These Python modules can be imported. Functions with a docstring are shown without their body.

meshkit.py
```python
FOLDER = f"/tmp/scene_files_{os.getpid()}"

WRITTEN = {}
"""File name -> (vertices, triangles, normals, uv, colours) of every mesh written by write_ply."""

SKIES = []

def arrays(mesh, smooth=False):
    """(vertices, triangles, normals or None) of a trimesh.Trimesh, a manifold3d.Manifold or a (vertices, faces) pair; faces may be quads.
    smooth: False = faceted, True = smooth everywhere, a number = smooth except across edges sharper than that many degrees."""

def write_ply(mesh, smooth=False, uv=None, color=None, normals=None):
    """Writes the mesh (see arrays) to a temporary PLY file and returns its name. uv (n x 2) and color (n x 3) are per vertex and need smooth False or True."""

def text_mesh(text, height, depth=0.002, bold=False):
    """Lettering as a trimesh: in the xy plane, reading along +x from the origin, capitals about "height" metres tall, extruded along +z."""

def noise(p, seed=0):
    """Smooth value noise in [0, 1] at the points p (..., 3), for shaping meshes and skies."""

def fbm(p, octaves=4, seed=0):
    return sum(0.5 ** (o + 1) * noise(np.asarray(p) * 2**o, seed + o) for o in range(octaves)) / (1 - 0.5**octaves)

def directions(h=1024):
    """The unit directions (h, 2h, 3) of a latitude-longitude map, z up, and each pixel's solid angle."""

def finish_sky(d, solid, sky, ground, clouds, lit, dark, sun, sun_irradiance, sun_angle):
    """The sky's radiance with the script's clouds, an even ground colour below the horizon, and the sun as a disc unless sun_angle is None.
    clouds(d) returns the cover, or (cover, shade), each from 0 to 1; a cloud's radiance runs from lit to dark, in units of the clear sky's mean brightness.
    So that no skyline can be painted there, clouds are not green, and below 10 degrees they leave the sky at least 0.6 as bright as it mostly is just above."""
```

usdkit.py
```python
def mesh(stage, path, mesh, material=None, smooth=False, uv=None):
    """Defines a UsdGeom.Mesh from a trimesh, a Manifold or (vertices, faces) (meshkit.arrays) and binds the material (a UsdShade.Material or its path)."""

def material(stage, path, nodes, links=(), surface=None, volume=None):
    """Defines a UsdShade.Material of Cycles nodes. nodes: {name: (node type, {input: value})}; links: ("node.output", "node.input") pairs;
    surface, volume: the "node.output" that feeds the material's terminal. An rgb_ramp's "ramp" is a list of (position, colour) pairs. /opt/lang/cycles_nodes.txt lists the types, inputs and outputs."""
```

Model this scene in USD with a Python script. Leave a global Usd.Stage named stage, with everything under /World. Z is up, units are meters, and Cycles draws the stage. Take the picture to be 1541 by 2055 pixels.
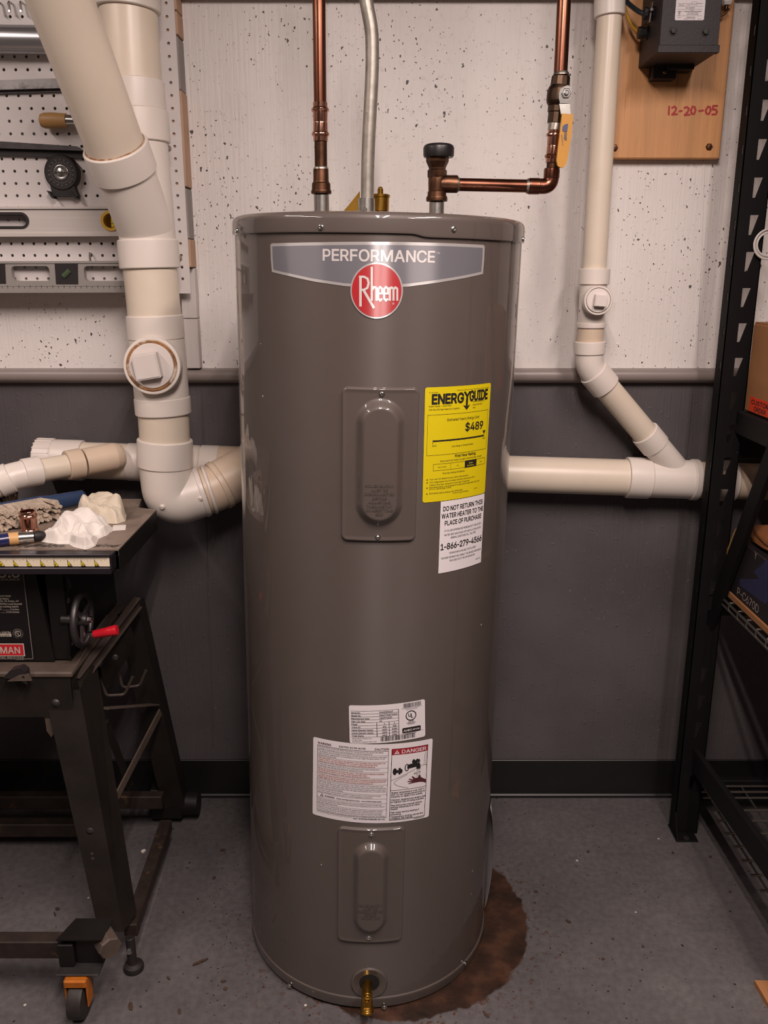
import math, random
import numpy as np, trimesh, shapely
from shapely import affinity
from shapely.geometry import Polygon, Point, LineString, box as sbox
from shapely.ops import unary_union
import meshkit, usdkit
from pxr import Usd, UsdGeom, UsdLux, UsdShade, Gf, Sdf

stage = Usd.Stage.CreateInMemory()
UsdGeom.SetStageUpAxis(stage, UsdGeom.Tokens.z)
UsdGeom.Xform.Define(stage, '/World')
UsdGeom.Scope.Define(stage, '/World/Looks')
rng = random.Random(7)

# ------------------------------------------------------------------ camera
FPX, PITCH, EYE = 1740.0, 0.2716, 1.398          # focal length in pixels of the 1541 px frame, pitch, height
CX, CY = 770.5, 1027.5
cam = UsdGeom.Camera.Define(stage, '/World/camera')
cam.AddTranslateOp().Set(Gf.Vec3d(0, 0, EYE))
cam.AddRotateXOp().Set(90 - math.degrees(PITCH))
cam.CreateHorizontalApertureAttr(36.0)
cam.CreateVerticalApertureAttr(36.0 * 2055 / 1541)
cam.CreateFocalLengthAttr(FPX / 1541 * 36.0)
cam.CreateClippingRangeAttr(Gf.Vec2f(0.02, 50))
cam.GetPrim().CreateAttribute('exposure', Sdf.ValueTypeNames.Float).Set(2.44)

# ------------------------------------------------------------------ lights: fluorescent tubes on the ceiling
def tube_light(name, x, y, z, length, width, watts, col, rz=0.0):
    l = UsdLux.RectLight.Define(stage, '/World/' + name)
    l.AddTranslateOp().Set(Gf.Vec3d(x, y, z))
    l.AddRotateZOp().Set(rz)
    l.CreateWidthAttr(width); l.CreateHeightAttr(length)
    l.CreateIntensityAttr(watts); l.CreateColorAttr(Gf.Vec3f(*col))
WARM = (1.0, 0.84, 0.775)
tube_light('ceiling_lamp', -0.01, 0.15, 2.36, 1.2, 0.04, 33.0, WARM)
tube_light('ceiling_lamp_001', 0.13, 0.15, 2.36, 1.2, 0.04, 33.0, WARM)
tube_light('ceiling_lamp_002', -1.35, 0.75, 2.36, 1.2, 0.08, 11.0, WARM)
tube_light('ceiling_lamp_003', 0.80, 0.35, 2.36, 1.2, 0.16, 10.0, WARM)

# ------------------------------------------------------------------ helpers: placing
SP, CP = math.sin(PITCH), math.cos(PITCH)
def ray(px, py):
    u, v = (px - CX) / FPX, (CY - py) / FPX
    return np.array([u, CP + v * SP, -SP + v * CP])
EYEP = np.array([0, 0, EYE])
def at(px, py, Y):
    d = ray(px, py); return EYEP + d * (Y / d[1])
def at_z(px, py, z):
    d = ray(px, py); return EYEP + d * ((z - EYE) / d[2])
def at_x(px, py, x):
    d = ray(px, py); return EYEP + d * (x / d[0])
def vec(*a): return np.array(a, float)
def unit(a): a = np.asarray(a, float); return a / np.linalg.norm(a)

# ------------------------------------------------------------------ helpers: shapes (all return trimesh)
def TM(v, f): return trimesh.Trimesh(np.asarray(v, float), np.asarray(f, int), process=False)
def cat(*ms):
    L = []
    for m in ms: L += list(m) if isinstance(m, (list, tuple)) else [m]
    return trimesh.util.concatenate(L)
def frame(a):
    a = unit(a); t = vec(0, 0, 1) if abs(a[2]) < .9 else vec(0, 1, 0)
    u = unit(np.cross(t, a)); return u, np.cross(a, u)
def bx(lo, hi, c=.002):
    """box between two corners with chamfered edges"""
    lo, hi = np.minimum(lo, hi).astype(float), np.maximum(lo, hi).astype(float)
    h = (hi - lo) / 2; c = min(c, h.min() * .6); P = []
    for sx in (-1, 1):
        for sy in (-1, 1):
            for sz in (-1, 1):
                for k in range(3):
                    q = np.array([sx, sy, sz]) * (h - c); q[k] = (sx, sy, sz)[k] * h[k]; P.append(q)
    m = trimesh.convex.convex_hull(np.array(P)); m.apply_translation((lo + hi) / 2); return m
def bar(p0, p1, w, t, up=(0, 0, 1), c=.0015):
    """rectangular bar from p0 to p1: w across, t along 'up'"""
    p0, p1 = np.asarray(p0, float), np.asarray(p1, float); L = np.linalg.norm(p1 - p0); a = unit(p1 - p0)
    s = np.cross(a, up); s = unit(s) if np.linalg.norm(s) > 1e-6 else frame(a)[0]; n = np.cross(s, a)
    m = bx((0, -w / 2, -t / 2), (L, w / 2, t / 2), c)
    M = np.eye(4); M[:3, 0], M[:3, 1], M[:3, 2], M[:3, 3] = a, -s, n, p0
    m.apply_transform(M); return m
def lathe(p0, d, prof, n=32):
    """revolve (distance along d, radius) pairs round the axis p0 + t d"""
    p0 = np.asarray(p0, float); d = unit(d); u, w = frame(d)
    th = np.linspace(0, 2 * np.pi, n, endpoint=False); ring = np.cos(th)[:, None] * u + np.sin(th)[:, None] * w
    V, F = [], []
    for t, r in prof: V.append(p0 + d * t + ring * max(r, 1e-5))
    for i in range(len(prof) - 1):
        a = i * n + np.arange(n); b = i * n + (np.arange(n) + 1) % n
        F.append(np.stack([a, b, b + n], 1)); F.append(np.stack([a, b + n, a + n], 1))
    return TM(np.vstack(V), np.vstack(F))
def rod(p0, p1, r0, r1=None, n=20, c=.001):
    p0, p1 = np.asarray(p0, float), np.asarray(p1, float); L = np.linalg.norm(p1 - p0); r1 = r0 if r1 is None else r1
    c = min(c, r0 * .5, r1 * .5, L * .4)
    return lathe(p0, p1 - p0, [(0, 0), (0, r0 - c), (c, r0), (L - c, r1), (L, r1 - c), (L, 0)], n)
def sleeve(p0, p1, r, n=36, c=.002, inner=.0):
    """a collar: short cylinder with eased edges"""
    p0, p1 = np.asarray(p0, float), np.asarray(p1, float); L = np.linalg.norm(p1 - p0)
    return lathe(p0, p1 - p0, [(0, inner), (0, r - c), (c * .4, r - c * .4), (c, r), (L - c, r), (L - c * .4, r - c * .4), (L, r - c), (L, inner)], n)
def tube(path, r, n=20, caps=True):
    P = np.asarray(path, float); R = np.broadcast_to(r, (len(P),)).astype(float)
    T = np.gradient(P, axis=0); T /= np.linalg.norm(T, axis=1, keepdims=True)
    u, _ = frame(T[0]); V, F = [], []
    th = np.linspace(0, 2 * np.pi, n, endpoint=False)
    for i in range(len(P)):
        u = unit(u - T[i] * np.dot(u, T[i])); w = np.cross(T[i], u)
        V.append(P[i] + R[i] * (np.cos(th)[:, None] * u + np.sin(th)[:, None] * w))
    for i in range(len(P) - 1):
        a = i * n + np.arange(n); b = i * n + (np.arange(n) + 1) % n
        F.append(np.stack([a, b, b + n], 1)); F.append(np.stack([a, b + n, a + n], 1))
    V = np.vstack(V)
    if caps:
        k = len(V); V = np.vstack([V, P[0], P[-1]]); a = np.arange(n); b = (a + 1) % n; e = (len(P) - 1) * n
        F += [np.stack([b, a, np.full(n, k)], 1), np.stack([a + e, b + e, np.full(n, k + 1)], 1)]
    return TM(V, np.vstack(F))
def fillet(pts, rad, n=8):
    """polyline with rounded corners"""
    pts = [np.asarray(p, float) for p in pts]; out = [pts[0]]
    for a, b, c in zip(pts, pts[1:], pts[2:]):
        u, v = unit(a - b), unit(c - b); ang = math.acos(np.clip(np.dot(u, v), -1, 1)); d = rad / math.tan(ang / 2)
        d = min(d, .49 * np.linalg.norm(a - b), .49 * np.linalg.norm(c - b)); s, e = b + u * d, b + v * d
        for t in np.linspace(0, 1, n + 1): out.append((1 - t) ** 2 * s + 2 * t * (1 - t) * b + t * t * e)
    return np.array(out + [pts[-1]])
def polys(shape): return [g for g in getattr(shape, 'geoms', [shape]) if isinstance(g, Polygon) and g.area > 1e-12]
def prism(shape, o, u, v, depth, base=0.0):
    """extrude a 2-D outline laid out along u, v from o, by depth along u x v"""
    if not hasattr(shape, 'geom_type'): shape = Polygon(shape)
    u, v = unit(u), unit(v); w = np.cross(u, v); out = []
    for g in polys(shape.buffer(0)):
        m = trimesh.creation.extrude_polygon(g, depth, engine='earcut'); p = m.vertices
        out.append(TM(np.asarray(o) + p[:, :1] * u + p[:, 1:2] * v + (p[:, 2:] + base) * w, m.faces))
    return cat(out)
def rrect(x0, y0, x1, y1, r, q=5):
    r = min(r, (x1 - x0) * .49, (y1 - y0) * .49); return sbox(x0 + r, y0 + r, x1 - r, y1 - r).buffer(r, quad_segs=q)
_tcache = {}
def glyph(c, bold):
    k = (c, bold)
    if k not in _tcache:
        m = meshkit.text_mesh(c, 1.0, .01, bold); f = m.faces[m.face_normals[:, 2] > .5]
        used, inv = np.unique(f, return_inverse=True); v = m.vertices[used, :2].copy(); v[:, 0] -= v[:, 0].min(); _tcache[k] = (v, inv.reshape(-1, 3), v[:, 0].max())
    return _tcache[k]
def text2d(s, h, bold=False, width=None, align='l', slant=0.0):
    """flat lettering (vertices n x 2, faces): capitals h tall, baseline at 0; set glyph by glyph"""
    V, F, k, x, gap = [], [], 0, 0.0, .10 if bold else .145
    for c in s:
        if c == ' ': x += .36; continue
        v, f, w = glyph(c, bold); V.append(v + (x, 0)); F.append(f + k); k += len(v); x += w + gap
    v, f = np.vstack(V) * h, np.vstack(F)
    if slant: v[:, 0] += v[:, 1] * slant
    x0, x1 = v[:, 0].min(), v[:, 0].max(); v[:, 0] -= x0
    if width: v[:, 0] *= width / (x1 - x0)
    w = v[:, 0].max(); v[:, 0] -= {'l': 0, 'c': w / 2, 'r': w}[align]
    return v, f
def tri2d(shape):
    V, F, k = [], [], 0
    for g in polys(shape.buffer(0)):
        v, f = trimesh.creation.triangulate_polygon(g, engine='earcut'); V.append(v); F.append(f + k); k += len(v)
    return np.vstack(V), np.vstack(F)
def strips(shape, n):
    x0, y0, x1, y1 = shape.bounds; e = np.linspace(x0, x1, n + 1)
    return [shape.intersection(sbox(a, y0 - 1, b, y1 + 1)) for a, b in zip(e, e[1:])]
class Sheet:
    """a printed surface: u to the right 0..W, v upward 0..H; place maps (n x 2) and a lift to points"""
    def __init__(s, W, H, place): s.W, s.H, s.place, s.lift = W, H, place, .0004
    def flat(s, v, f, lift=None): return TM(s.place(np.asarray(v)[:, :2], s.lift if lift is None else lift), f)
    def poly(s, shape, n=1, lift=None):
        if not hasattr(shape, 'geom_type'): shape = Polygon(shape)
        return cat([s.flat(*tri2d(g), lift=lift) for g in strips(shape, n) if not g.is_empty and g.area > 1e-12])
    def rect(s, u0, v0, u1, v1, lift=None): return s.poly(sbox(min(u0, u1), min(v0, v1), max(u0, u1), max(v0, v1)), max(1, int(abs(u1 - u0) / .012)), lift)
    def line(s, pts, w, lift=None): return s.poly(LineString(pts).buffer(w / 2, cap_style=2, join_style=2), max(1, int(np.ptp(np.array(pts)[:, 0]) / .012)), lift)
    def text(s, t, u, v, h, bold=False, width=None, align='l', slant=0.0, rot=0.0, lift=None):
        V, F = text2d(t, h, bold, width, align, slant)
        if rot: c, q = math.cos(rot), math.sin(rot); V = V @ np.array([[c, q], [-q, c]])
        return s.flat(V + (u, v), F, lift)
def planar(o, u, v, W, H):
    o, u, v = np.asarray(o, float), unit(u), unit(v); w = np.cross(u, v)
    return Sheet(W, H, lambda p, l: o + p[:, :1] * u + p[:, 1:2] * v + w * l)

# ------------------------------------------------------------------ helpers: prims
_names, _base = {}, {}
def numbered(name, parent='/World'):
    k = (parent, name); _names[k] = _names.get(k, -1) + 1
    return name if _names[k] == 0 else f'{name}_{_names[k]:03d}'
def tag(prim, label=None, category=None, group=None, kind=None):
    p = prim.GetPrim() if hasattr(prim, 'GetPrim') else prim
    for k, v in (('label', label), ('category', category), ('group', group), ('kind', kind)):
        if v: p.SetCustomDataByKey(k, v)
    return p
def thing(name, base, label, category, group=None, roty=0.0):
    path = '/World/' + numbered(name); x = UsdGeom.Xform.Define(stage, path)
    x.AddTranslateOp().Set(Gf.Vec3d(*map(float, base)))
    if roty: x.AddRotateYOp().Set(roty)
    _base[path] = np.zeros(3) if roty else np.asarray(base, float)
    tag(x, label, category, group); return path
def obj(name, mesh, m, parent='/World', smooth=35, label=None, kind=None):
    """one Mesh prim under a thing, a part or /World; mesh in world coordinates (local ones under a tilted thing)"""
    path = parent + '/' + numbered(name, parent); top = '/'.join(path.split('/')[:3])
    if isinstance(mesh, (list, tuple)): mesh = cat(mesh)
    mesh = mesh.copy(); mesh.merge_vertices() if smooth else None
    b = _base.get(top)
    if b is not None: mesh.apply_translation(-b)
    usdkit.mesh(stage, path, mesh, m, smooth=smooth)
    tag(stage.GetPrimAtPath(path), label=label, kind=kind); return path
def single(name, mesh, m, label, category, group=None, smooth=35, kind=None):
    p = obj(name, mesh, m, smooth=smooth); tag(stage.GetPrimAtPath(p), label, category, group, kind); return p
def struct(name, mesh, m, smooth=False):
    p = obj(name, mesh, m, smooth=smooth); tag(stage.GetPrimAtPath(p), kind='structure'); return p

# ------------------------------------------------------------------ helpers: materials
def lin(h):
    c = [int(h[i:i + 2], 16) / 255 for i in (0, 2, 4)]
    return tuple(x / 12.92 if x <= .04045 else ((x + .055) / 1.055) ** 2.4 for x in c)
def mat(name, hexc, rough=.5, metal=0.0, var=.12, scale=12.0, bump=0.0, bscale=None, stretch=(1, 1, 1), coat=0.0, coat_rough=.1,
        spec=.5, specks=None, dark=None, aniso=0.0, emit=0.0, rvar=0.0, foil=0.0):
    """paint, metal or plastic with a mottled base colour; specks = (colour, scale, size, amount); dark = (colour, scale, from, to) second tone"""
    c = np.array(lin(hexc)); N, L = {}, []
    N['geo'] = ('geometry', {}); N['map'] = ('mapping', {'mapping_type': 'point', 'scale': stretch}); L.append(('geo.position', 'map.vector'))
    N['noise'] = ('noise_texture', {'scale': scale, 'detail': 5.0, 'roughness': .6}); L.append(('map.vector', 'noise.vector'))
    N['ramp'] = ('rgb_ramp', {'ramp': [(.3, tuple(c * (1 - var))), (.7, tuple(np.minimum(c * (1 + var), .95)))]}); L.append(('noise.fac', 'ramp.fac'))
    out = 'ramp.color'
    if dark:
        N['n2'] = ('noise_texture', {'scale': dark[1], 'detail': 6.0, 'roughness': .65}); L.append(('map.vector', 'n2.vector'))
        N['r2'] = ('rgb_ramp', {'ramp': [(dark[2], (0, 0, 0)), (dark[3], (1, 1, 1))]}); L.append(('n2.fac', 'r2.fac'))
        N['m2'] = ('mix', {'color2': lin(dark[0])}); L += [('r2.color', 'm2.fac'), (out, 'm2.color1')]; out = 'm2.color'
    if specks:
        N['vor'] = ('voronoi_texture', {'scale': specks[1], 'randomness': 1.0}); L.append(('geo.position', 'vor.vector'))
        N['lt'] = ('math', {'math_type': 'less_than', 'value2': specks[2]}); L.append(('vor.distance', 'lt.value1'))
        N['sel'] = ('separate_color', {}); L.append(('vor.color', 'sel.color'))
        N['lt2'] = ('math', {'math_type': 'less_than', 'value2': specks[3]}); L.append(('sel.r', 'lt2.value1'))
        N['mul'] = ('math', {'math_type': 'multiply'}); L += [('lt.value', 'mul.value1'), ('lt2.value', 'mul.value2')]
        N['m3'] = ('mix', {'color2': lin(specks[0])}); L += [('mul.value', 'm3.fac'), (out, 'm3.color1')]; out = 'm3.color'
    P = {'roughness': rough, 'metallic': metal, 'coat_weight': coat, 'coat_roughness': coat_rough, 'specular_ior_level': spec}
    if aniso:
        P['anisotropic'] = aniso; P['anisotropic_rotation'] = .25
        N['tan'] = ('tangent', {'direction_type': 'radial', 'axis': 'z'}); L.append(('tan.tangent', 'p.tangent'))
    if emit: P['emission_strength'] = emit; P['emission_color'] = tuple(c)
    N['p'] = ('principled_bsdf', P); L.append((out, 'p.base_color'))
    if rvar:
        N['rr'] = ('map_range', {'from_min': .3, 'from_max': .7, 'to_min': max(rough - rvar, .03), 'to_max': min(rough + rvar, 1)}); L += [('noise.fac', 'rr.value'), ('rr.result', 'p.roughness')]
    if bump:
        N['bn'] = ('noise_texture', {'scale': bscale or scale * 6, 'detail': 4.0}); L.append(('map.vector', 'bn.vector'))
        N['bump'] = ('bump', {'strength': 1.0, 'distance': bump}); L += [('bn.fac', 'bump.height'), ('bump.normal', 'p.normal')]
    if foil:     # brushed foil: a clear anisotropic sheen over the colour
        N['tan'] = ('tangent', {'direction_type': 'radial', 'axis': 'z'}); N['gl'] = ('glossy_bsdf', {'color': (.95, .95, .95), 'roughness': .42, 'anisotropy': .80, 'rotation': 0.0})
        N['mx'] = ('mix_closure', {'fac': foil}); L += [('tan.tangent', 'gl.tangent'), ('p.BSDF', 'mx.closure1'), ('gl.BSDF', 'mx.closure2')]
        return usdkit.material(stage, '/World/Looks/' + name, N, L, surface='mx.closure')
    return usdkit.material(stage, '/World/Looks/' + name, N, L, surface='p.BSDF')

def wall_mat(name, split):
    """concrete formed against boards: white paint above split metres, grey paint below; pits and plank grain in both"""
    N = {'geo': ('geometry', {}), 'xyz': ('separate_xyz', {}), 'above': ('math', {'math_type': 'greater_than', 'value2': split}),
         'n': ('noise_texture', {'scale': 5.0, 'detail': 6.0}),
         'rw': ('rgb_ramp', {'ramp': [(.3, lin('d9d3d0')), (.7, lin('e0dbd8'))]}), 'rg': ('rgb_ramp', {'ramp': [(.3, lin('4c484a')), (.7, lin('575355'))]}),
         'mc': ('mix', {}),
         'gs': ('mapping', {'scale': (170.0, 1.0, 7.0)}), 'gn': ('noise_texture', {'scale': 1.0, 'detail': 3.0}), 'dr': ('map_range', {'from_min': .60, 'from_max': .80, 'to_min': 0.0, 'to_max': .5, 'clamp': True}),
         'ms': ('mapping', {'scale': (1.0, 1.0, .75)}), 'dn': ('noise_texture', {'scale': 90.0, 'detail': 2.0}), 'dv': ('mix_vector', {'fac': .012}),
         'v': ('voronoi_texture', {'scale': 50.0}), 'vc': ('separate_color', {}), 'thr': ('math', {'math_type': 'multiply', 'value2': .135}),
         'clus': ('noise_texture', {'scale': 4.5, 'detail': 2.0}), 'cr': ('map_range', {'from_min': .42, 'from_max': .66, 'to_min': 0.6, 'to_max': 1.3, 'clamp': True}),
         'thr2': ('math', {'math_type': 'multiply'}), 'pit': ('math', {'math_type': 'less_than'}),
         'vb': ('voronoi_texture', {'scale': 105.0}), 'vbc': ('separate_color', {}), 'tb': ('math', {'math_type': 'multiply', 'value2': .20}), 'tb2': ('math', {'math_type': 'multiply'}),
         'pb': ('math', {'math_type': 'less_than'}), 'pp': ('math', {'math_type': 'maximum'}),
         'mp': ('mix', {'color2': lin('2c2522')}), 'pf': ('math', {'math_type': 'multiply', 'value2': .92}),
         'pw': ('mix', {'color1': lin('625c5c'), 'color2': lin('2c2522')}),
         'h1': ('math', {'math_type': 'multiply_add', 'value2': .6}), 'h2': ('math', {'math_type': 'subtract'}),
         'dent': ('noise_texture', {'scale': 60.0, 'detail': 4.0, 'roughness': .6}), 'bump': ('bump', {'strength': 1.0, 'distance': .0026}),
         'p': ('principled_bsdf', {'roughness': .5, 'specular_ior_level': .35})}
    L = [('geo.position', 'xyz.vector'), ('xyz.z', 'above.value1'), ('geo.position', 'n.vector'), ('n.fac', 'rw.fac'), ('n.fac', 'rg.fac'), ('above.value', 'mc.fac'),
         ('rg.color', 'mc.color1'), ('rw.color', 'mc.color2'), ('geo.position', 'gs.vector'), ('gs.vector', 'gn.vector'),
         ('geo.position', 'dn.vector'), ('geo.position', 'ms.vector'), ('ms.vector', 'dv.a'), ('dn.color', 'dv.b'), ('dv.result', 'v.vector'), ('v.color', 'vc.color'), ('vc.r', 'thr.value1'),
         ('geo.position', 'clus.vector'), ('clus.fac', 'cr.value'), ('thr.value', 'thr2.value1'), ('cr.result', 'thr2.value2'),
         ('v.distance', 'pit.value1'), ('thr2.value', 'pit.value2'), ('dv.result', 'vb.vector'), ('vb.color', 'vbc.color'), ('vbc.g', 'tb.value1'), ('tb.value', 'tb2.value1'), ('cr.result', 'tb2.value2'),
         ('vb.distance', 'pb.value1'), ('tb2.value', 'pb.value2'), ('pit.value', 'pp.value1'), ('pb.value', 'pp.value2'),
         ('pp.value', 'pf.value1'), ('pf.value', 'mp.fac'), ('above.value', 'pw.fac'), ('pw.color', 'mp.color2'), ('mc.color', 'mp.color1'), ('mp.color', 'p.base_color'),
         ('geo.position', 'dent.vector'), ('gn.fac', 'h1.value1'), ('dent.fac', 'dr.value'), ('dr.result', 'h1.value3'), ('h1.value', 'h2.value1'), ('pp.value', 'h2.value2'), ('h2.value', 'bump.height'), ('bump.normal', 'p.normal')]
    return usdkit.material(stage, '/World/Looks/' + name, N, L, surface='p.BSDF')

def floor_mat(name):
    """worn grey floor paint; rust stain left by an older tank, smaller rusty specks beside it"""
    N = {'geo': ('geometry', {}), 'n': ('noise_texture', {'scale': 2.2, 'detail': 6.0, 'roughness': .65}),
         'r': ('rgb_ramp', {'ramp': [(.3, lin('4a4748')), (.55, lin('565253')), (.75, lin('625e5e'))]}),
         'fine': ('noise_texture', {'scale': 70.0, 'detail': 4.0}), 'fr': ('rgb_ramp', {'ramp': [(.35, (.86, .86, .86)), (.65, (1.08, 1.08, 1.08))]}), 'mf': ('mix', {'mix_type': 'multiply', 'fac': 1.0}),
         'sub': ('vector_math', {'math_type': 'subtract', 'vector2': (.035, 1.635, 0.0)}), 'len': ('vector_math', {'math_type': 'length'}),
         'en': ('noise_texture', {'scale': 26.0, 'detail': 5.0}), 'ea': ('math', {'math_type': 'multiply_add', 'value2': .045}),
         'in': ('map_range', {'from_min': .309, 'from_max': .303, 'to_min': 0.0, 'to_max': 1.0, 'clamp': True}),
         'sn': ('noise_texture', {'scale': 18.0, 'detail': 5.0}), 'sr': ('rgb_ramp', {'ramp': [(.3, lin('1e130e')), (.5, lin('301e15')), (.72, lin('4a3022'))]}),
         'ms': ('mix', {}),
         'halo': ('map_range', {'from_min': .42, 'from_max': .30, 'to_min': 0.0, 'to_max': 1.0, 'clamp': True}), 'hn': ('noise_texture', {'scale': 85.0, 'detail': 3.0}),
         'hr': ('rgb_ramp', {'ramp': [(.58, (0, 0, 0)), (.66, (.8, .8, .8))]}), 'hm': ('math', {'math_type': 'multiply'}), 'mh': ('mix', {'color2': lin('46291a')}),
         'v': ('voronoi_texture', {'scale': 42.0}), 'vc': ('separate_color', {}), 'vt': ('math', {'math_type': 'multiply', 'value2': .12}), 'vl': ('math', {'math_type': 'less_than'}), 'mv': ('mix', {'color2': lin('2b2422')}),
         'w': ('voronoi_texture', {'scale': 23.0}), 'wc': ('separate_color', {}), 'wt': ('math', {'math_type': 'multiply_add', 'value2': .25, 'value3': -.17}), 'wl': ('math', {'math_type': 'less_than'}), 'mw': ('mix', {'color2': lin('b9b0a8')}),
         'bump': ('bump', {'strength': 1.0, 'distance': .0012}), 'rr': ('map_range', {'from_min': .3, 'from_max': .7, 'to_min': .38, 'to_max': .62}),
         'p': ('principled_bsdf', {'roughness': .5, 'specular_ior_level': .4})}
    L = [('geo.position', x + '.vector') for x in ('n', 'fine', 'en', 'sn', 'hn', 'v', 'w')]
    L += [('n.fac', 'r.fac'), ('fine.fac', 'fr.fac'), ('r.color', 'mf.color1'), ('fr.color', 'mf.color2'), ('geo.position', 'sub.vector1'), ('sub.vector', 'len.vector1'),
          ('en.fac', 'ea.value1'), ('len.value', 'ea.value3'), ('ea.value', 'in.value'), ('sn.fac', 'sr.fac'),
          ('len.value', 'halo.value'), ('hn.fac', 'hr.fac'), ('hr.color', 'hm.value1'), ('halo.result', 'hm.value2'), ('hm.value', 'mh.fac'), ('mf.color', 'mh.color1'),
          ('v.color', 'vc.color'), ('vc.r', 'vt.value1'), ('v.distance', 'vl.value1'), ('vt.value', 'vl.value2'), ('vl.value', 'mv.fac'), ('mh.color', 'mv.color1'),
          ('w.color', 'wc.color'), ('wc.g', 'wt.value1'), ('w.distance', 'wl.value1'), ('wt.value', 'wl.value2'), ('wl.value', 'mw.fac'), ('mv.color', 'mw.color1'),
          ('in.result', 'ms.fac'), ('mw.color', 'ms.color1'), ('sr.color', 'ms.color2'), ('ms.color', 'p.base_color'), ('fine.fac', 'bump.height'), ('bump.normal', 'p.normal'), ('n.fac', 'rr.value'), ('rr.result', 'p.roughness')]
    return usdkit.material(stage, '/World/Looks/' + name, N, L, surface='p.BSDF')

M = {}
M['wall'] = wall_mat('wall_paint', 1.155)
M['plainwall'] = mat('plain_wall', '6b635d', .7, var=.05)
M['ceil'] = mat('ceiling_wood', '8a7a6a', .8, var=.15, scale=6)
M['floor'] = floor_mat('floor_paint')
M['rail'] = mat('rail_paint', '857b77', .4, var=.05)
M['black'] = mat('black_vinyl', '141313', .45, var=.15)
M['heater'] = mat('heater_enamel', '4d4541', .5, var=.03, coat=.8, coat_rough=.03, aniso=.9, spec=.28, specks=('b8b0a8', 34.0, .055, .09))
M['emboss'] = mat('heater_enamel_plain', '4d4541', .45, var=.03, coat=1.0, coat_rough=.03, spec=.3)
M['foil_grey'] = mat('foil_grey', '605f66', .5, 0, var=.03, foil=.13)
M['foil_silver'] = mat('foil_silver', 'a29f9e', .5, 0, var=.03, foil=.30)
M['foil_red'] = mat('foil_red', '9c0a16', .5, 0, var=.03, foil=.075)
M['foil_white'] = mat('foil_white', 'bdb7b5', .5, 0, var=.02, foil=.16)
M['steel'] = mat('bright_steel', 'c9c7c4', .22, 1.0, var=.08)
M['zinc'] = mat('galvanised', 'b7b5b0', .32, 1.0, var=.15, scale=60)
M['dkhole'] = mat('dark_recess', '070606', .9, var=.1)
M['brass'] = mat('brass', 'b58a3c', .28, 1.0, var=.15, scale=40)
M['paper'] = mat('label_paper', 'cbc5c8', .55, var=.02)
M['yellow'] = mat('label_yellow', 'c0ae00', .5, var=.02)
M['ink'] = mat('ink_black', '15110f', .6, var=.05)
M['ink_red'] = mat('ink_red', '8a1a22', .6, var=.05)
M['ink_orange'] = mat('ink_orange', '94503f', .6, var=.05)
M['ink_maroon'] = mat('ink_maroon', '4a1c20', .6, var=.05)

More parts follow.
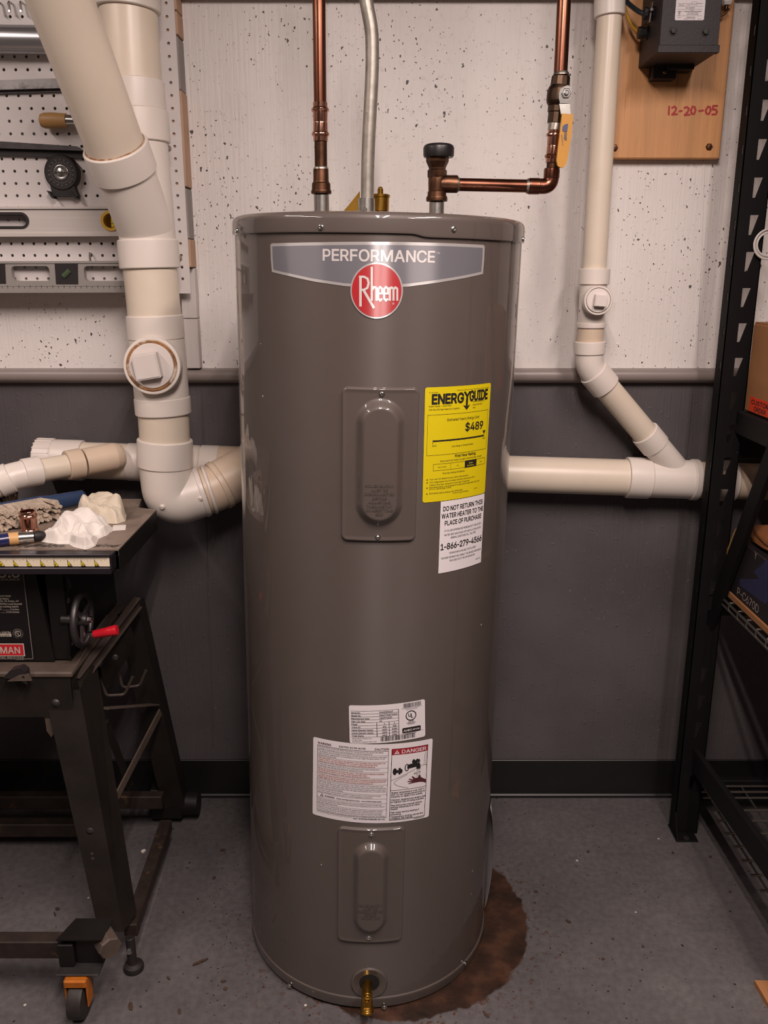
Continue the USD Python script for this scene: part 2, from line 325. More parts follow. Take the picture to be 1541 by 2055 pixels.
# ------------------------------------------------------------------ the room
YW = 2.101
zt = at(900, 8, YW)[2]
def ridge(px, y0, y1, w=.004, d=.0016):
    a, b = at(px[0], y0, YW), at(px[1], y1, YW)
    return bar((a[0], YW, a[2]), (b[0], YW, b[2]), w, d * 2, up=(0, 1, 0), c=.001)
wall = [bx((-2.0, YW, -.02), (2.0, YW + .12, 2.46), .001), ridge((1412, 1396), 330, 740, .006), ridge((397, 404), 440, 740, .004), ridge((404, 428), 780, 1500, .004), ridge((1388, 1326), 790, 1500, .005)]
struct('wall_back', wall, M['wall'])
struct('floor', bx((-2.1, -2.6, -.12), (2.1, YW + .12, 0), .001), M['floor'])
struct('ceiling', bx((-2.1, -2.6, 2.42), (2.1, YW + .12, 2.52), .001), M['ceil'])
struct('wall_left', bx((-2.1, -2.6, 0), (-2.0, YW, 2.42), .001), M['plainwall'])
struct('wall_right', bx((2.0, -2.6, 0), (2.1, YW, 2.42), .001), M['plainwall'])
struct('wall_front', bx((-2.0, -2.6, 0), (2.0, -2.5, 2.42), .001), M['plainwall'])
# sill plate above the concrete, just over the picture, shading the top of the wall
struct('trim_2', bx((-2.0, YW - .035, 1.962), (2.0, YW, 2.42), .003), M['ceil'])
struct('baseboard_back', [bx((-2.0, YW - .006, 0), (2.0, YW, .112), .002), bx((-2.0, YW - .016, 0), (2.0, YW, .012), .004)], M['black'])
rail = Polygon([(0, 1.1385), (-.012, 1.138), (-.020, 1.1405)] + [(-.018 - .013 * math.cos(a), 1.1565 + .0145 * math.sin(a)) for a in np.linspace(-1.1, 1.25, 12)] + [(-.008, 1.1718), (0, 1.172)])
struct('trim_1', prism(affinity.scale(rail, 1, 1), (-2.0, YW, 0), (0, 1, 0), (0, 0, 1), 4.0), M['rail'], smooth=40)

# ------------------------------------------------------------------ the water heater (local coordinates: axis at x = y = 0)
HX, HY, HR, LEAN = -.035, 1.632, .255, 1.0
heater = thing('water_heater', (HX, HY, 0), 'tall grey electric water heater with yellow energy label and red round badge', 'water heater', roty=LEAN)
_c, _s = math.cos(math.radians(LEAN)), math.sin(math.radians(LEAN))
def to_local(p): x, y, z = np.asarray(p) - (HX, HY, 0); return vec(x * _c - z * _s, y, x * _s + z * _c)
def on_heater(px, py, R=HR):
    """photo pixel -> (arc metres to the right of the front line, height) on the tank's skin"""
    o, d = to_local(EYEP), ray(px, py); d = vec(d[0] * _c - d[2] * _s, d[1], d[0] * _s + d[2] * _c)
    a, b, c = d[0] ** 2 + d[1] ** 2, o[0] * d[0] + o[1] * d[1], o[0] ** 2 + o[1] ** 2 - R * R
    t = (-b - math.sqrt(max(b * b - a * c, 0))) / a; q = o + d * t
    return vec(math.atan2(q[0], -q[1]) * HR, q[2])
def skin(p, lift):
    p = np.asarray(p, float); th = p[:, 0] / HR; r = HR + lift
    return np.stack([np.sin(th) * r, -np.cos(th) * r, p[:, 1]], 1)
def skin1(s, z, lift=0.0): return skin(np.array([[s, z]]), lift)[0]
def normal(s): return vec(math.sin(s / HR), -math.cos(s / HR), 0)

N_ = 128
def shell(prof, n=N_): return lathe((0, 0, 0), (0, 0, 1), prof, n)
ZC = 1.453
obj('tank_jacket', shell([(.028, HR), (.03, HR), (.2, HR), (.5, HR), (.8, HR), (1.1, HR), (ZC + .003, HR)]), M['heater'], heater)
obj('base_pan', shell([(.004, 0), (.004, .249), (.006, .2545), (.024, .2578), (.029, .2572), (.031, .2552), (.031, .25)]), M['emboss'], heater)
def cap_mesh():
    prof = [(-.001, .2550), (0, .2585), (.003, .2592), (.020, .2588), (.0245, .2578), (.028, .2555), (.0305, .2515), (.0315, .247), (.0305, .243), (.0290, .239), (.0290, .12), (.0290, 0)]
    th = np.linspace(-np.pi, np.pi, N_ * 2, endpoint=False); V, F, n = [], [], N_ * 2
    step = .0045 / (1 + np.exp(-(th - .25) * 60)) * (th < 2.6)
    for i, (z, r) in enumerate(prof): V.append(np.stack([np.sin(th) * r, -np.cos(th) * r, ZC + z - step * (i < 3)], 1))
    for i in range(len(prof) - 1):
        a = i * n + np.arange(n); b = i * n + (np.arange(n) + 1) % n
        F.append(np.stack([a, b, b + n], 1)); F.append(np.stack([a, b + n, a + n], 1))
    return TM(np.vstack(V), np.vstack(F))
obj('top_cap', cap_mesh(), M['emboss'], heater, smooth=50)
def screw(s, z, lift=.0, r=.0042, parent=heater, m=None):
    n = normal(s); p = skin1(s, z, lift)
    u, w = frame(n)
    head = lathe(p - n * .001, n, [(0, r * 1.5), (.0012, r * 1.5), (.0014, r), (.0035, r * .95), (.0042, r * .7), (.0042, r * .45), (.003, r * .4), (.003, 0)], 12)
    return obj('screw', head, m or M['steel'], parent)
for px, py in ((476, 463), (644.5, 456), (910, 460), (1049, 480)):
    s, z = on_heater(px, py, .2588); screw(s, z, .0036)
for px, py in ((581, 1978), (771, 2021), (932, 1933)):
    s, z = on_heater(px, py, .257); screw(s, z, .0028, .0035)

# element covers: raised plate with a capsule bulge, lettering pressed into the bulge
def cover(c4, boss, name, lines, th, tz):
    (s0, z1), (s1, _), (_, z0) = on_heater(*c4[0]), on_heater(*c4[1]), on_heater(*c4[2])
    sc, zc, hw, hh = (s0 + s1) / 2, (z0 + z1) / 2, (s1 - s0) / 2, (z1 - z0) / 2
    bs, bz1 = on_heater(*boss[0]); _, bz0 = on_heater(*boss[1]); bw = boss[2]; bh = boss[3]
    S, Z = np.meshgrid(np.linspace(sc - hw - .004, sc + hw + .004, 110), np.linspace(zc - hh - .004, zc + hh + .004, 190))
    q = np.stack([np.abs(S - sc) - hw + .012, np.abs(Z - zc) - hh + .012], -1)
    d = np.linalg.norm(np.maximum(q, 0), axis=-1) + np.minimum(q.max(-1), 0) - .012
    sm = lambda t: (lambda t: t * t * (3 - 2 * t))(np.clip(t, 0, 1))
    h = -.002 + .0068 * sm((.0005 - d) / .0035) - .0009 * sm((-d - .004) / .006)
    zz = np.clip(Z, bz0 + bw, bz1 - bw); db = np.hypot(S - bs, Z - zz) - bw
    h = h + bh * sm(-db / (bw * .42))
    def place(v, l):
        from scipy.interpolate import RegularGridInterpolator as RGI
        f = RGI((Z[:, 0], S[0]), h, bounds_error=False, fill_value=0); return skin(v, f(np.stack([v[:, 1], v[:, 0]], 1)) + l)
    V = skin(np.stack([S.ravel(), Z.ravel()], 1), h.ravel()); nz, ns = S.shape
    i = (np.arange(nz - 1)[:, None] * ns + np.arange(ns - 1)).ravel()
    F = np.vstack([np.stack([i, i + 1, i + ns + 1], 1), np.stack([i, i + ns + 1, i + ns], 1)])
    p = obj(name, TM(V, F), M['emboss'], heater, smooth=60)
    sh = Sheet(1, 1, place); T = []
    for k, t in enumerate(lines):
        for dx, dy, l in ((0, 0, .0008), (.0004, -.0004, .0005)): T.append(sh.text(t, bs + dx, tz - k * th * 1.62 + dy, th, True, None, 'c', lift=l))
    obj('raised_lettering', T, M['emboss'], p, smooth=False)
    return sc, zc, h
cover(((685, 774), (843, 774), (683, 1084)), ((764, 798), (757, 1056), .040, .013), 'upper_element_cover', ['POWER SUPPLY', 'MUST BE', 'DISCONNECTED', 'BEFORE', 'ADJUSTING', 'THERMOSTAT', 'OR RESETTING', 'ECO'], .0042, on_heater(762, 973)[1])
cover(((677, 1655), (814, 1655), (674, 1884)), ((745, 1686), (741, 1868), .034, .012), 'lower_element_cover', ['POWER SUPPLY', 'MUST BE', 'DISCONNECTED', 'BEFORE', 'ADJUSTING'], .0042, on_heater(742, 1808)[1])
for px, py in ((766, 790), (758, 1077), (745, 1671), (740, 1879)):
    s, z = on_heater(px, py); screw(s, z, .0042, .0034)

# badge
def outline(pts, R=HR): return Polygon([on_heater(*p, R) for p in pts])
badge = outline([(546, 488.5), (620, 486.5), (700, 485.3), (757, 485), (830, 486), (900, 488), (969, 491.5), (972, 494), (971, 520), (968.5, 550), (930, 558.5), (880, 567), (820, 575), (756, 578), (690, 574), (630, 565), (580, 554), (546, 546), (544, 520), (543, 491)])
hs = Sheet(1, 1, skin)
bl = obj('badge', hs.poly(badge, 48, lift=.0006), M['foil_silver'], heater, smooth=40, label='silver edged brand badge')
obj('badge_field', hs.poly(badge.buffer(-.0046), 48, lift=.0008), M['foil_grey'], bl, smooth=40)
(ps0, pz), (ps1, pz1) = on_heater(648, 522), on_heater(872, 523)
obj('badge_lettering', [hs.text('PERFORMANCE', ps0, pz - .0005, on_heater(700, 500)[1] - pz, True, ps1 - ps0, lift=.0011), hs.text('TM', ps1 + .002, pz + .012, .003, False, lift=.0011)], M['foil_white'], bl, smooth=False)
lc = on_heater(755.7, 583.5); lr = .0405
circ = affinity.scale(Point(*lc).buffer(1, 32), lr, lr * 1.035)
rb = obj('round_logo', hs.poly(circ, 20, lift=.0013), M['foil_silver'], heater, smooth=40, label='round red brand emblem with silver rim')
obj('logo_field', hs.poly(affinity.scale(circ, .94, .94), 20, lift=.0016), M['foil_red'], rb, smooth=40)
def lp(x, y): return on_heater(440 + x / 2.408, 400 + y / 2.408)     # from the 2.408x crop
R_ = LineString([lp(683, 518), lp(683, 374)]).buffer(.0020, cap_style=2)
bowl = LineString([lp(676, 374), lp(700, 374), lp(717, 384), lp(722, 405), lp(716, 428), lp(700, 437), lp(685, 437)]).buffer(.0017, cap_style=2)
leg = LineString([lp(697, 437), lp(748, 526)]).buffer(.0020, cap_style=2)
hh_ = unary_union([LineString([lp(737, 490), lp(737, 326)]).buffer(.0016, cap_style=2)])
arch = LineString([lp(738, 440), lp(746, 424), lp(757, 426), lp(760, 440), lp(760, 490)]).buffer(.0017, cap_style=2)
def small_e(x):
    return unary_union([LineString([lp(x + 2, 455), lp(x + 21, 455), lp(x + 20, 432), lp(x + 11, 423), lp(x + 3, 432), lp(x + 2, 478), lp(x + 11, 490), lp(x + 21, 480)]).buffer(.0016, cap_style=2)])
mm = unary_union([LineString([lp(823, 490), lp(823, 424)]).buffer(.0017, cap_style=2), LineString([lp(823, 436), lp(832, 425), lp(841, 432), lp(841, 490)]).buffer(.0016, cap_style=2), LineString([lp(841, 436), lp(850, 425), lp(859, 432), lp(859, 490)]).buffer(.0016, cap_style=2)])
obj('logo_lettering', [hs.poly(unary_union([R_, bowl, leg, hh_, arch, small_e(766), small_e(794), mm]), 12, lift=.002), hs.text('®', lp(835, 512)[0], lp(835, 512)[1], .004, lift=.002)], M['foil_white'], rb, smooth=False)

# paper labels: bilinear between four corners read on the skin
def label(corners, lift):
    TL, TR, BL, BR = [on_heater(*c) for c in corners]; W = np.linalg.norm(TR - TL); H = np.linalg.norm(TL - BL)
    def place(p, l):
        a, b = p[:, :1] / W, p[:, 1:2] / H
        return skin((1 - b) * ((1 - a) * BL + a * BR) + b * ((1 - a) * TL + a * TR), lift + l)
    S = Sheet(W, H, place); S.lift = .0004; return S
def fx(S, u, v): return u * S.W, (1 - v) * S.H            # fractions from the top left corner
def T(S, t, u, v, h, bold=False, w=None, a='l', lift=None):
    x, y = fx(S, u, v); return S.text(t, x, y, h * S.H, bold, None if w is None else w * S.W, a, lift=lift)
def RC(S, u0, v0, u1, v1, lift=None): a, b = fx(S, u0, v0), fx(S, u1, v1); return S.rect(a[0], b[1], b[0], a[1], lift)
def LN(S, pts, w, lift=None): return S.line([fx(S, *p) for p in pts], w * S.H, lift)
def PG(S, pts, lift=None, n=1): return S.poly(Polygon([fx(S, *p) for p in pts]).buffer(0), n, lift)
def FR(S, u0, v0, u1, v1, w): return [LN(S, [(u0, v0), (u1, v0)], w), LN(S, [(u0, v1), (u1, v1)], w), LN(S, [(u0, v0), (u0, v1)], w), LN(S, [(u1, v0), (u1, v1)], w)]
def sheet_part(S, name, m, lab, r=.004): return obj(name, S.poly(rrect(0, 0, S.W, S.H, r), 24, 0.0), m, heater, smooth=40, label=lab)

S = label(((852.8, 777.5), (984.5, 768), (847.3, 1008.8), (972, 988.7)), .0007)
eg = sheet_part(S, 'energy_label', M['yellow'], 'yellow energy cost label with black print')
K = []
K += [T(S, 'U.S. Government', .05, .048, .008), T(S, 'Federal law prohibits removal of this label before consumer purchase.', .42, .040, .0085, w=.54)]
for du, dv in ((0, 0), (.006, 0), (.003, .003), (.003, -.003)): K += [T(S, 'ENERG', .085 + du, .142 + dv, .080, True, .438), T(S, 'Y', .525 + du, .122 + dv, .066, True, .100), T(S, 'GUIDE', .615 + du, .135 + dv, .083, True, .320)]
K += [RC(S, .562, .11, .592, .178), PG(S, [(.522, .168), (.552, .174), (.578, .182), (.602, .174), (.632, .168), (.578, .212)])]
K += [T(S, 'Water Heater — ELECTRIC', .05, .168, .013, w=.30), T(S, 'Tank Size (Storage Capacity): 40 gallons', .05, .196, .013, w=.42)]
K += [T(S, 'Rheem Sales Company, Inc.', .675, .150, .0115, w=.21), T(S, 'Model XE40T06ST', .675, .178, .012, w=.17), T(S, '45U1', .675, .203, .011)]
K += FR(S, .04, .235, .965, .585, .0022)
K += [T(S, 'Estimated Yearly Energy Cost', .30, .295, .022, w=.50), T(S, '$489', .57, .395, .067, True, .31)]
K += [RC(S, .115, .455, .905, .468), LN(S, [(.115, .45), (.115, .49)], .003), LN(S, [(.35, .465), (.35, .478)], .003), LN(S, [(.565, .465), (.565, .478)], .003), LN(S, [(.91, .44), (.91, .475)], .003), PG(S, [(.88, .415), (.935, .415), (.908, .448)])]
K += [T(S, '$402', .11, .508, .012), T(S, '$490', .885, .492, .012), T(S, 'Cost Range of Similar Models', .375, .525, .013, w=.34)]
K += [T(S, 'First Hour Rating', .43, .618, .023, True, .335), T(S, '(How much hot water you get in the first hour of use)', .22, .648, .014, w=.66)]
K += FR(S, .13, .665, .955, .722, .0022) + [LN(S, [(.37, .665), (.37, .722)], .002), RC(S, .59, .662, .79, .726)]
K += [T(S, 'Very Small', .19, .698, .010, w=.12), T(S, 'Low', .46, .698, .010), T(S, 'High', .855, .698, .010), T(S, 'First Hour Rating: 53 Gallons', .26, .758, .014, w=.33)]
for v, t, w in ((.802, 'Your cost will depend on your utility rates and use.', .57), (.828, 'Cost range based only on models fueled by electricity with a', .69), (.853, 'medium first hour rating (51 to less than 75 gallons).', .60), (.874, 'Estimated energy cost is based on a national average electricity rate', .78), (.89, 'of 14 cents per kWh.', .31), (.928, 'Estimated yearly energy use: 3493 kWh.', .49)):
    K.append(T(S, t, .085, v, .0125, w=w))
for v in (.798, .824, .87, .924): K.append(PG(S, [(.045, v), (.055, v - .006), (.065, v), (.055, v + .006)]))
K += [T(S, 'www.ftc.gov/energy', .42, .945, .011, w=.25), T(S, 'AP15555', .77, .935, .008)]
obj('black_print', K, M['ink'], eg, smooth=False)
obj('reversed_print', [T(S, 'Medium', .655, .692, .010, True, lift=.0007), T(S, '53 Gallons', .625, .714, .010, True, .12, lift=.0007)], M['yellow'], eg, smooth=False)

S = label(((884, 1006.5), (971.5, 990), (879, 1151), (964.3, 1128)), .0007)
wl = sheet_part(S, 'return_notice', M['paper'], 'white notice with a phone number', .0005)
K = [T(S, 'DO NOT RETURN THIS', .50, .135, .062, True, .90, 'c'), T(S, 'WATER HEATER TO THE', .50, .235, .062, True, .95, 'c'), T(S, 'PLACE OF PURCHASE', .51, .335, .062, True, .84, 'c')]
for v, t, w in ((.425, 'IF YOU ARE EXPERIENCING PROBLEMS WITH THIS WATER', .84), (.482, 'HEATER, NEED ASSISTANCE WITH INSTALLATION, OR FOR', .84), (.53, 'GENERAL QUESTIONS CALL TOLL FREE', .58), (.745, 'TECHNICIANS AVAILABLE 7 DAYS A WEEK', .62), (.805, 'FOR MORE INFORMATION, CONSULT THE USE AND CARE MANUAL', .93), (.855, 'PROVIDED WITH THE WATER HEATER', .58)):
    K.append(T(S, t, .51, v, .026, False, w, 'c'))
K += [T(S, '1-866-279-4566', .50, .672, .082, True, .95, 'c'), T(S, 'AP16093', .83, .93, .018)]
obj('black_print', K, M['ink'], wl, smooth=False)

S = label(((700, 1414.5), (852, 1402), (702, 1491), (852.8, 1477)), .0011)
rl = sheet_part(S, 'rating_label', M['paper'], 'white rating plate label with barcode')
rows = [('Serial No.', 'A462000649'), ('Model No.', 'XE40T06ST45U1'), ('Manufacture Date', '13NOV2020'), ('Cap. U.S. Gals', '40'), ('Phase', None), ('Volts AC', ('240', '208')), ('Upper Element Watts', ('4500', '3380')), ('Lower Element Watts', ('4500', '3380')), ('Total Watts', ('4500', '3380'))]
K = []; v0, dv = .145, .0755
for k, (a, b) in enumerate(rows):
    v = v0 + dv * (k + 1)
    K.append(T(S, a, .03, v - .012, .036, True)); K.append(LN(S, [(.025, v0 + dv * k), (.64, v0 + dv * k)], .006))
    if isinstance(b, str): K.append(T(S, b, .39, v - .014, .038, True))
    elif b: K += [T(S, b[0], .455, v - .012, .036, True, a='c'), T(S, b[1], .585, v - .012, .036, True, a='c')]
    else: K += [T(S, '1', .455, v - .012, .036, True, a='c'), T(S, '1', .585, v - .012, .036, True, a='c')]
K += [LN(S, [(.025, v0 + dv * 9), (.64, v0 + dv * 9)], .006)] + [LN(S, [(u, v0 + (dv * 4 if u < .6 else 0)), (u, v0 + dv * 9)], .012) for u in (.355, .515, .64)]
for k, t in enumerate(('Rheem Sales Company, Inc.', '101 Bell Road', 'Montgomery, Alabama 36117 USA')): K.append(T(S, t, .035, .875 + k * .045, .026, False))
r2 = random.Random(3); u = .40
while u < .855:
    w = r2.choice((.004, .006, .010)); K.append(RC(S, u, .83, u + w, .955)); u += w + r2.choice((.005, .007, .010))
u = .705
while u < .945:
    w = r2.choice((.003, .005, .007)); K.append(RC(S, u, .025, u + w, .135)); u += w + r2.choice((.004, .006))
K += [T(S, '0 20352 94163 7', .69, .165, .024, False, .26), T(S, 'Representative UPC', .74, .2, .022, False, .15)]
uc = fx(S, .805, .36); ring = affinity.scale(Point(*uc).buffer(1, 16), .0098, .0098)
K += [S.poly(ring.difference(affinity.scale(ring, .84, .84)), 4), T(S, 'U', .788, .385, .085, True, a='c'), T(S, 'L', .82, .415, .085, True, a='c')]
K += [T(S, 'LISTED', .805, .525, .04, True, .07, 'c'), T(S, 'HOUSEHOLD ELECTRIC', .805, .56, .022, True, .125, 'c'), T(S, 'WATER HEATER', .805, .592, .022, True, .09, 'c')]
K += [S.poly(rrect(*(fx(S, .685, .80)), *(fx(S, .935, .665)), .002), 4), T(S, 'ASSEMBLED IN USA', .80, .845, .022, True, .14, 'c'), LN(S, [(.66, .82), (.97, .80)], .004)]
obj('black_print', K, M['ink'], rl, smooth=False)
obj('reversed_print', [T(S, 'AHRI', .70, .765, .055, True, .11, lift=.0008), T(S, 'CERTIFIED', .82, .755, .038, True, .10, lift=.0008)], M['paper'], rl, smooth=False)

S = label(((629, 1477.8), (868, 1481), (627.5, 1633), (860, 1638.5)), .0007)
wn = sheet_part(S, 'warning_label', M['paper'], 'large white warning label with red danger panel')
lines = ['FOR SAFE INSTALLATION AND OPERATION: Follow the instructions in the Use and Care Manual', 'provided. A replacement copy may be obtained by writing the manufacturer.', '-',
 'The appliance must be installed in accordance with the manufacturer instructions, local codes,', 'utility company requirements, or in the absence of local codes, the latest edition of the', 'National Electrical Code.', '-',
 '*FOR YOUR SAFETY: Do not store or use gasoline or other flammable vapors and liquids in the', '*vicinity of this or any other appliance. Turn off power supply before servicing.', '*Always open hot water faucet and allow to run before operating any appliance.', '-',
 'A thermostat setting above 125 F (52 C) may cause severe burns and scalding injury.', 'Scald hazard: see Use and Care Manual for setting thermostat.', '-',
 '*Before servicing disconnect the electrical supply. Test water before bathing by adjusting', '*the mixing valve. Failure to do so may cause serious bodily injury.', '*Always check the temperature relief valve by adjusting instructions of', '-',
 '*This heater must be permanently grounded in accordance with the equipment grounding notice to avoid', '*electric shock. Do not run power before tank is full. Refer to Use and Care Manual and CONTACT', '*EXPERT SERVICE. Fill tank completely before turning the heating element on.', '-',
 'Replace as needed with corrosion resistant rods. Water heater is to be operated, it will', 'leak. A drain pan should be used. Temperature and pressure relief valve must be installed near', 'the water heater. In areas where water leaks may cause damage to adjacent area or lower floors', 'a suitable drain pan should be installed under the heater and expansion tank, an installed under', 'all codes. See Use and Care Manual.', '-',
 'This water heater may be subject to seismic areas so strap to avoid falling or moving', 'during an earthquake. See local codes for correct installation procedures.', '-', '!', '-',
 'When a programmed heat trap is installed in the existing household System through trap,', 'follow limits required to be added to hold the back home temperature set by control line of', 'the water heater thermostat.', '-',
 'CAUTION: If this water heater is installed with supplemental heating equipment, all parts', 'related to the water heating the heating for compliance with certain pressure and heated', 'if the only pump connected, and its thermostat must be connected from backup adjustable.', 'Failure to set these instructions can cause a fire, unsafe operation, or damage to the power recommended.']
K, KR = [], []
b0, b1, t0, t1 = .042, .625, .085, .925
K += FR(S, b0, t0, b1, t1, .004)
nrow = sum(1 for x in lines if x not in '-') + .55 * sum(1 for x in lines if x == '-') + 1.1; dv = (t1 - t0 - .012) / nrow; v = t0 + .005
for t in lines:
    if t == '-': v += dv * .30; K.append(LN(S, [(b0, v), (b1, v)], .0022)); v += dv * .25
    elif t == '!':
        v += dv * 1.7; K += [T(S, 'WARNING', .11, v - .004, .019, True, .085), T(S, 'Cancer and Reproductive Harm - www.P65Warnings.ca.gov', .21, v - .004, .015, True, .375)]
        K += [S.poly(Polygon([fx(S, .068, v), (fx(S, .10, v)), (fx(S, .084, v - .035))]).difference(Polygon([fx(S, .075, v - .005), (fx(S, .093, v - .005)), (fx(S, .084, v - .026))])))]; v += dv * .4
    else:
        v += dv; L_ = len(t.strip('*')); w = .565 * min(1, L_ / 92)
        (KR if t[0] == '*' else K).append(T(S, t.strip('*'), b0 + .008, v - .003, dv * .66, t[0] == '*', w))
K += [T(S, 'Rheem Sales Company, Inc., Montgomery, Alabama. Patents pending. Made to ANSI Z21 and UL 174', b0, .945, .009, False, .30), T(S, 'MAX. WORKING PRESSURE 150 P.S.I.', .355, .957, .017, True, .265)]
K += [T(S, 'ELECTRIC WATER HEATER', .225, .065, .017, True, .215)]
p0, p1, q0, q1 = .652, .957, .065, .965
K += FR(S, p0, q0, p1, q1, .0055) + [LN(S, [(p0, .585), (p1, .585)], .004)]
# tap, basin and hand
K += [LN(S, [(p0, .46), (.80, .375), (.905, .315), (.93, .305), (p1, .315)], .003), LN(S, [(.93, .305), (.937, .145)], .003), LN(S, [(.945, .315), (.95, .15)], .003)]
K += [LN(S, [(.79, .395), (.72, .44), (.685, .475), (.68, .50), (.71, .53), (.80, .573)], .003)]
def blob(u, v, ru, rv): x, y = fx(S, u, v); return S.poly(affinity.scale(Point(x, y).buffer(1, 8), ru * S.W, rv * S.H), 3)
K += [blob(.682, .347, .017, .042), blob(.722, .325, .011, .022), blob(.722, .365, .011, .022), blob(.703, .347, .011, .018), blob(.737, .346, .009, .025)]
K += [blob(.838, .245, .014, .028), blob(.868, .235, .011, .018), blob(.862, .262, .011, .018), blob(.884, .248, .009, .024), blob(.855, .25, .012, .016)]
x, y = fx(S, .782, .31); rg = affinity.scale(Point(x, y).buffer(1, 12), .0185 * S.W, .045 * S.H); K.append(S.poly(rg.difference(affinity.scale(rg, .62, .8)), 3))
K += [PG(S, [(.785, .285), (.80, .272), (.85, .265), (.885, .27), (.897, .29), (.90, .345), (.865, .345), (.862, .315), (.80, .325), (.785, .325)], n=3)]
K += [T(S, 'HOT', .846, .415, .032, False, .058)]
K += [LN(S, [(.872 + k * .008, .345), (.870 + k * .008, .375)], .003) for k in range(4)] + [LN(S, [(.866 + k * .009, .425), (.862 + k * .012, .50)], .0025) for k in range(5)]
hand = [(.957, .545), (.93, .525), (.90, .515), (.87, .515), (.83, .517), (.803, .522), (.80, .513), (.835, .503), (.79, .493), (.795, .483), (.838, .487), (.80, .463), (.807, .455), (.845, .472), (.826, .435), (.833, .427), (.862, .462), (.885, .455), (.888, .425), (.897, .425), (.905, .455), (.93, .48), (.957, .50)]
hd = PG(S, hand, n=4)
tx = [(.622, 'Water temperature over 125° F', .285), (.648, '(52° C) can cause severe burns', .29), (.674, 'instantly or death from scalds.', .27), (.716, 'Children, disabled and elderly are', .295), (.742, 'at highest risk of being scalded.', .285), (.784, 'See instruction manual before', .265), (.81, 'setting temperature at water', .25), (.834, 'heater.', .06), (.876, 'Feel water before bathing or', .245), (.902, 'showering.', .09), (.932, 'Temperature limiting valves are', .28), (.955, 'available, see manual.', .19)]
K += [T(S, t, p0 + .008, v, .0185, True, w) for v, t, w in tx] + [T(S, 'AP18195 Rev.00', .86, .985, .012, True, .09)]
obj('black_print', K, M['ink'], wn, smooth=False)
obj('hand_picture', hd, M['ink_maroon'], wn, smooth=False)
obj('orange_print', KR, M['ink_orange'], wn, smooth=False)
obj('maroon_print', [T(S, 'WARNING', .042, .068, .024, True, .115), T(S, 'CAUTION', .512, .072, .022, True, .115)], M['ink_maroon'], wn, smooth=False)
obj('danger_panel', RC(S, p0, q0, p1, .137), M['ink_red'], wn, smooth=False)
obj('danger_lettering', [T(S, 'DANGER', .732, .124, .042, True, .21, lift=.0008), S.poly(Polygon([fx(S, .672, .126), fx(S, .715, .126), fx(S, .6935, .078)]).difference(Polygon([fx(S, .690, .118), fx(S, .697, .118), fx(S, .697, .094), fx(S, .690, .094)])), lift=.0008)], M['paper'], wn, smooth=False)
# instruction sheet stuck on the side of the tank, one edge standing off
Vs, Zs = np.meshgrid(np.linspace(0, 1, 14), np.linspace(0, 1, 20))
sl = on_heater(984, 1690)[1]
side = skin(np.stack([(.345 + .10 * Vs).ravel(), (sl - .155 + .25 * Zs).ravel()], 1), (.002 + .0120 * (1 - Vs) ** 2 * np.sin(np.pi * Zs) ** .7).ravel())
i = (np.arange(19)[:, None] * 14 + np.arange(13)).ravel()
obj('side_label', TM(side, np.vstack([np.stack([i, i + 1, i + 15], 1), np.stack([i, i + 15, i + 14], 1)])), M['paper'], heater, smooth=60, label='white sheet seen edge-on')

# drain valve in its round recess
ds, dz = on_heater(741, 1972)
ring = lathe(skin1(ds, dz, -.004), normal(ds), [(0, .036), (.005, .0355), (.0075, .033), (.0065, .028), (.005, .021), (.0045, .0195), (-.002, .019)], 40)
obj('drain_ring', ring, M['emboss'], heater)
obj('drain_recess', lathe(skin1(ds, dz, .0008), normal(ds), [(0, .0195), (0, 0)], 32), M['dkhole'], heater)
n0 = normal(ds); q0_ = skin1(ds - .004, dz - .002, 0); o1 = q0_ + n0 * .034
dvp = obj('drain_valve', [rod(q0_ - n0 * .01, o1, .0105, .0098), lathe(o1 - n0 * .004, n0, [(0, .0085), (.008, .0085), (.009, .0075), (.009, .0055), (.006, .005), (.006, 0)], 20)], M['brass'], heater, label='brass drain valve')
o2 = q0_ + n0 * .024; dn = unit(n0 * .35 + vec(0, 0, -1))
obj('hose_outlet', [rod(o2, o2 + dn * .026, .0098, .0105), lathe(o2 + dn * .022, dn, [(0, .0105), (.002, .0128), (.004, .0118), (.006, .0128), (.008, .0118), (.010, .0128), (.012, .0118), (.014, .0122), (.014, .0088), (.004, .008), (.004, 0)], 24)], M['brass'], dvp)
obj('stem_screw', bar(o1 + n0 * .0045 + vec(-.004, 0, .0008), o1 + n0 * .0045 + vec(.004, 0, .0008), .0012, .002), M['brass'], dvp)

# ------------------------------------------------------------------ plumbing
M['pvc'] = mat('pvc_pipe', 'd6c9b8', .34, var=.05, scale=5, dark=('c4b096', 3.0, .60, .85))
M['pvc_fit'] = mat('pvc_fitting', 'd9d0c8', .36, var=.03, scale=6, specks=('6b5a4c', 16.0, .05, .08))
M['pvc_old'] = mat('pvc_aged', 'cdb9a4', .4, var=.08, scale=9, dark=('8f7257', 7.0, .58, .8), specks=('5a3a28', 22.0, .07, .15))
M['pvc_plug'] = mat('pvc_plug', 'd6cdc8', .45, var=.04)
M['seam'] = mat('old_sealant', 'ab9077', .7, var=.3, scale=60, dark=('7a4f30', 40.0, .5, .62))
M['rust_ring'] = mat('rust_sealant', '94683f', .8, var=.4, scale=40, bump=.002, dark=('c9b8a6', 28.0, .52, .6))
M['copper'] = mat('copper_tube', '8c5c4a', .26, 1.0, var=.15, scale=9, dark=('4a2c20', 9.0, .42, .7), stretch=(1, 1, .35), rvar=.08)
M['copper_new'] = mat('copper_bright', 'cd9a86', .16, 1.0, var=.06, scale=14)
M['copper_brown'] = mat('copper_tarnished', '5f4333', .42, 1.0, var=.25, scale=30, dark=('3a2a22', 22.0, .45, .7))
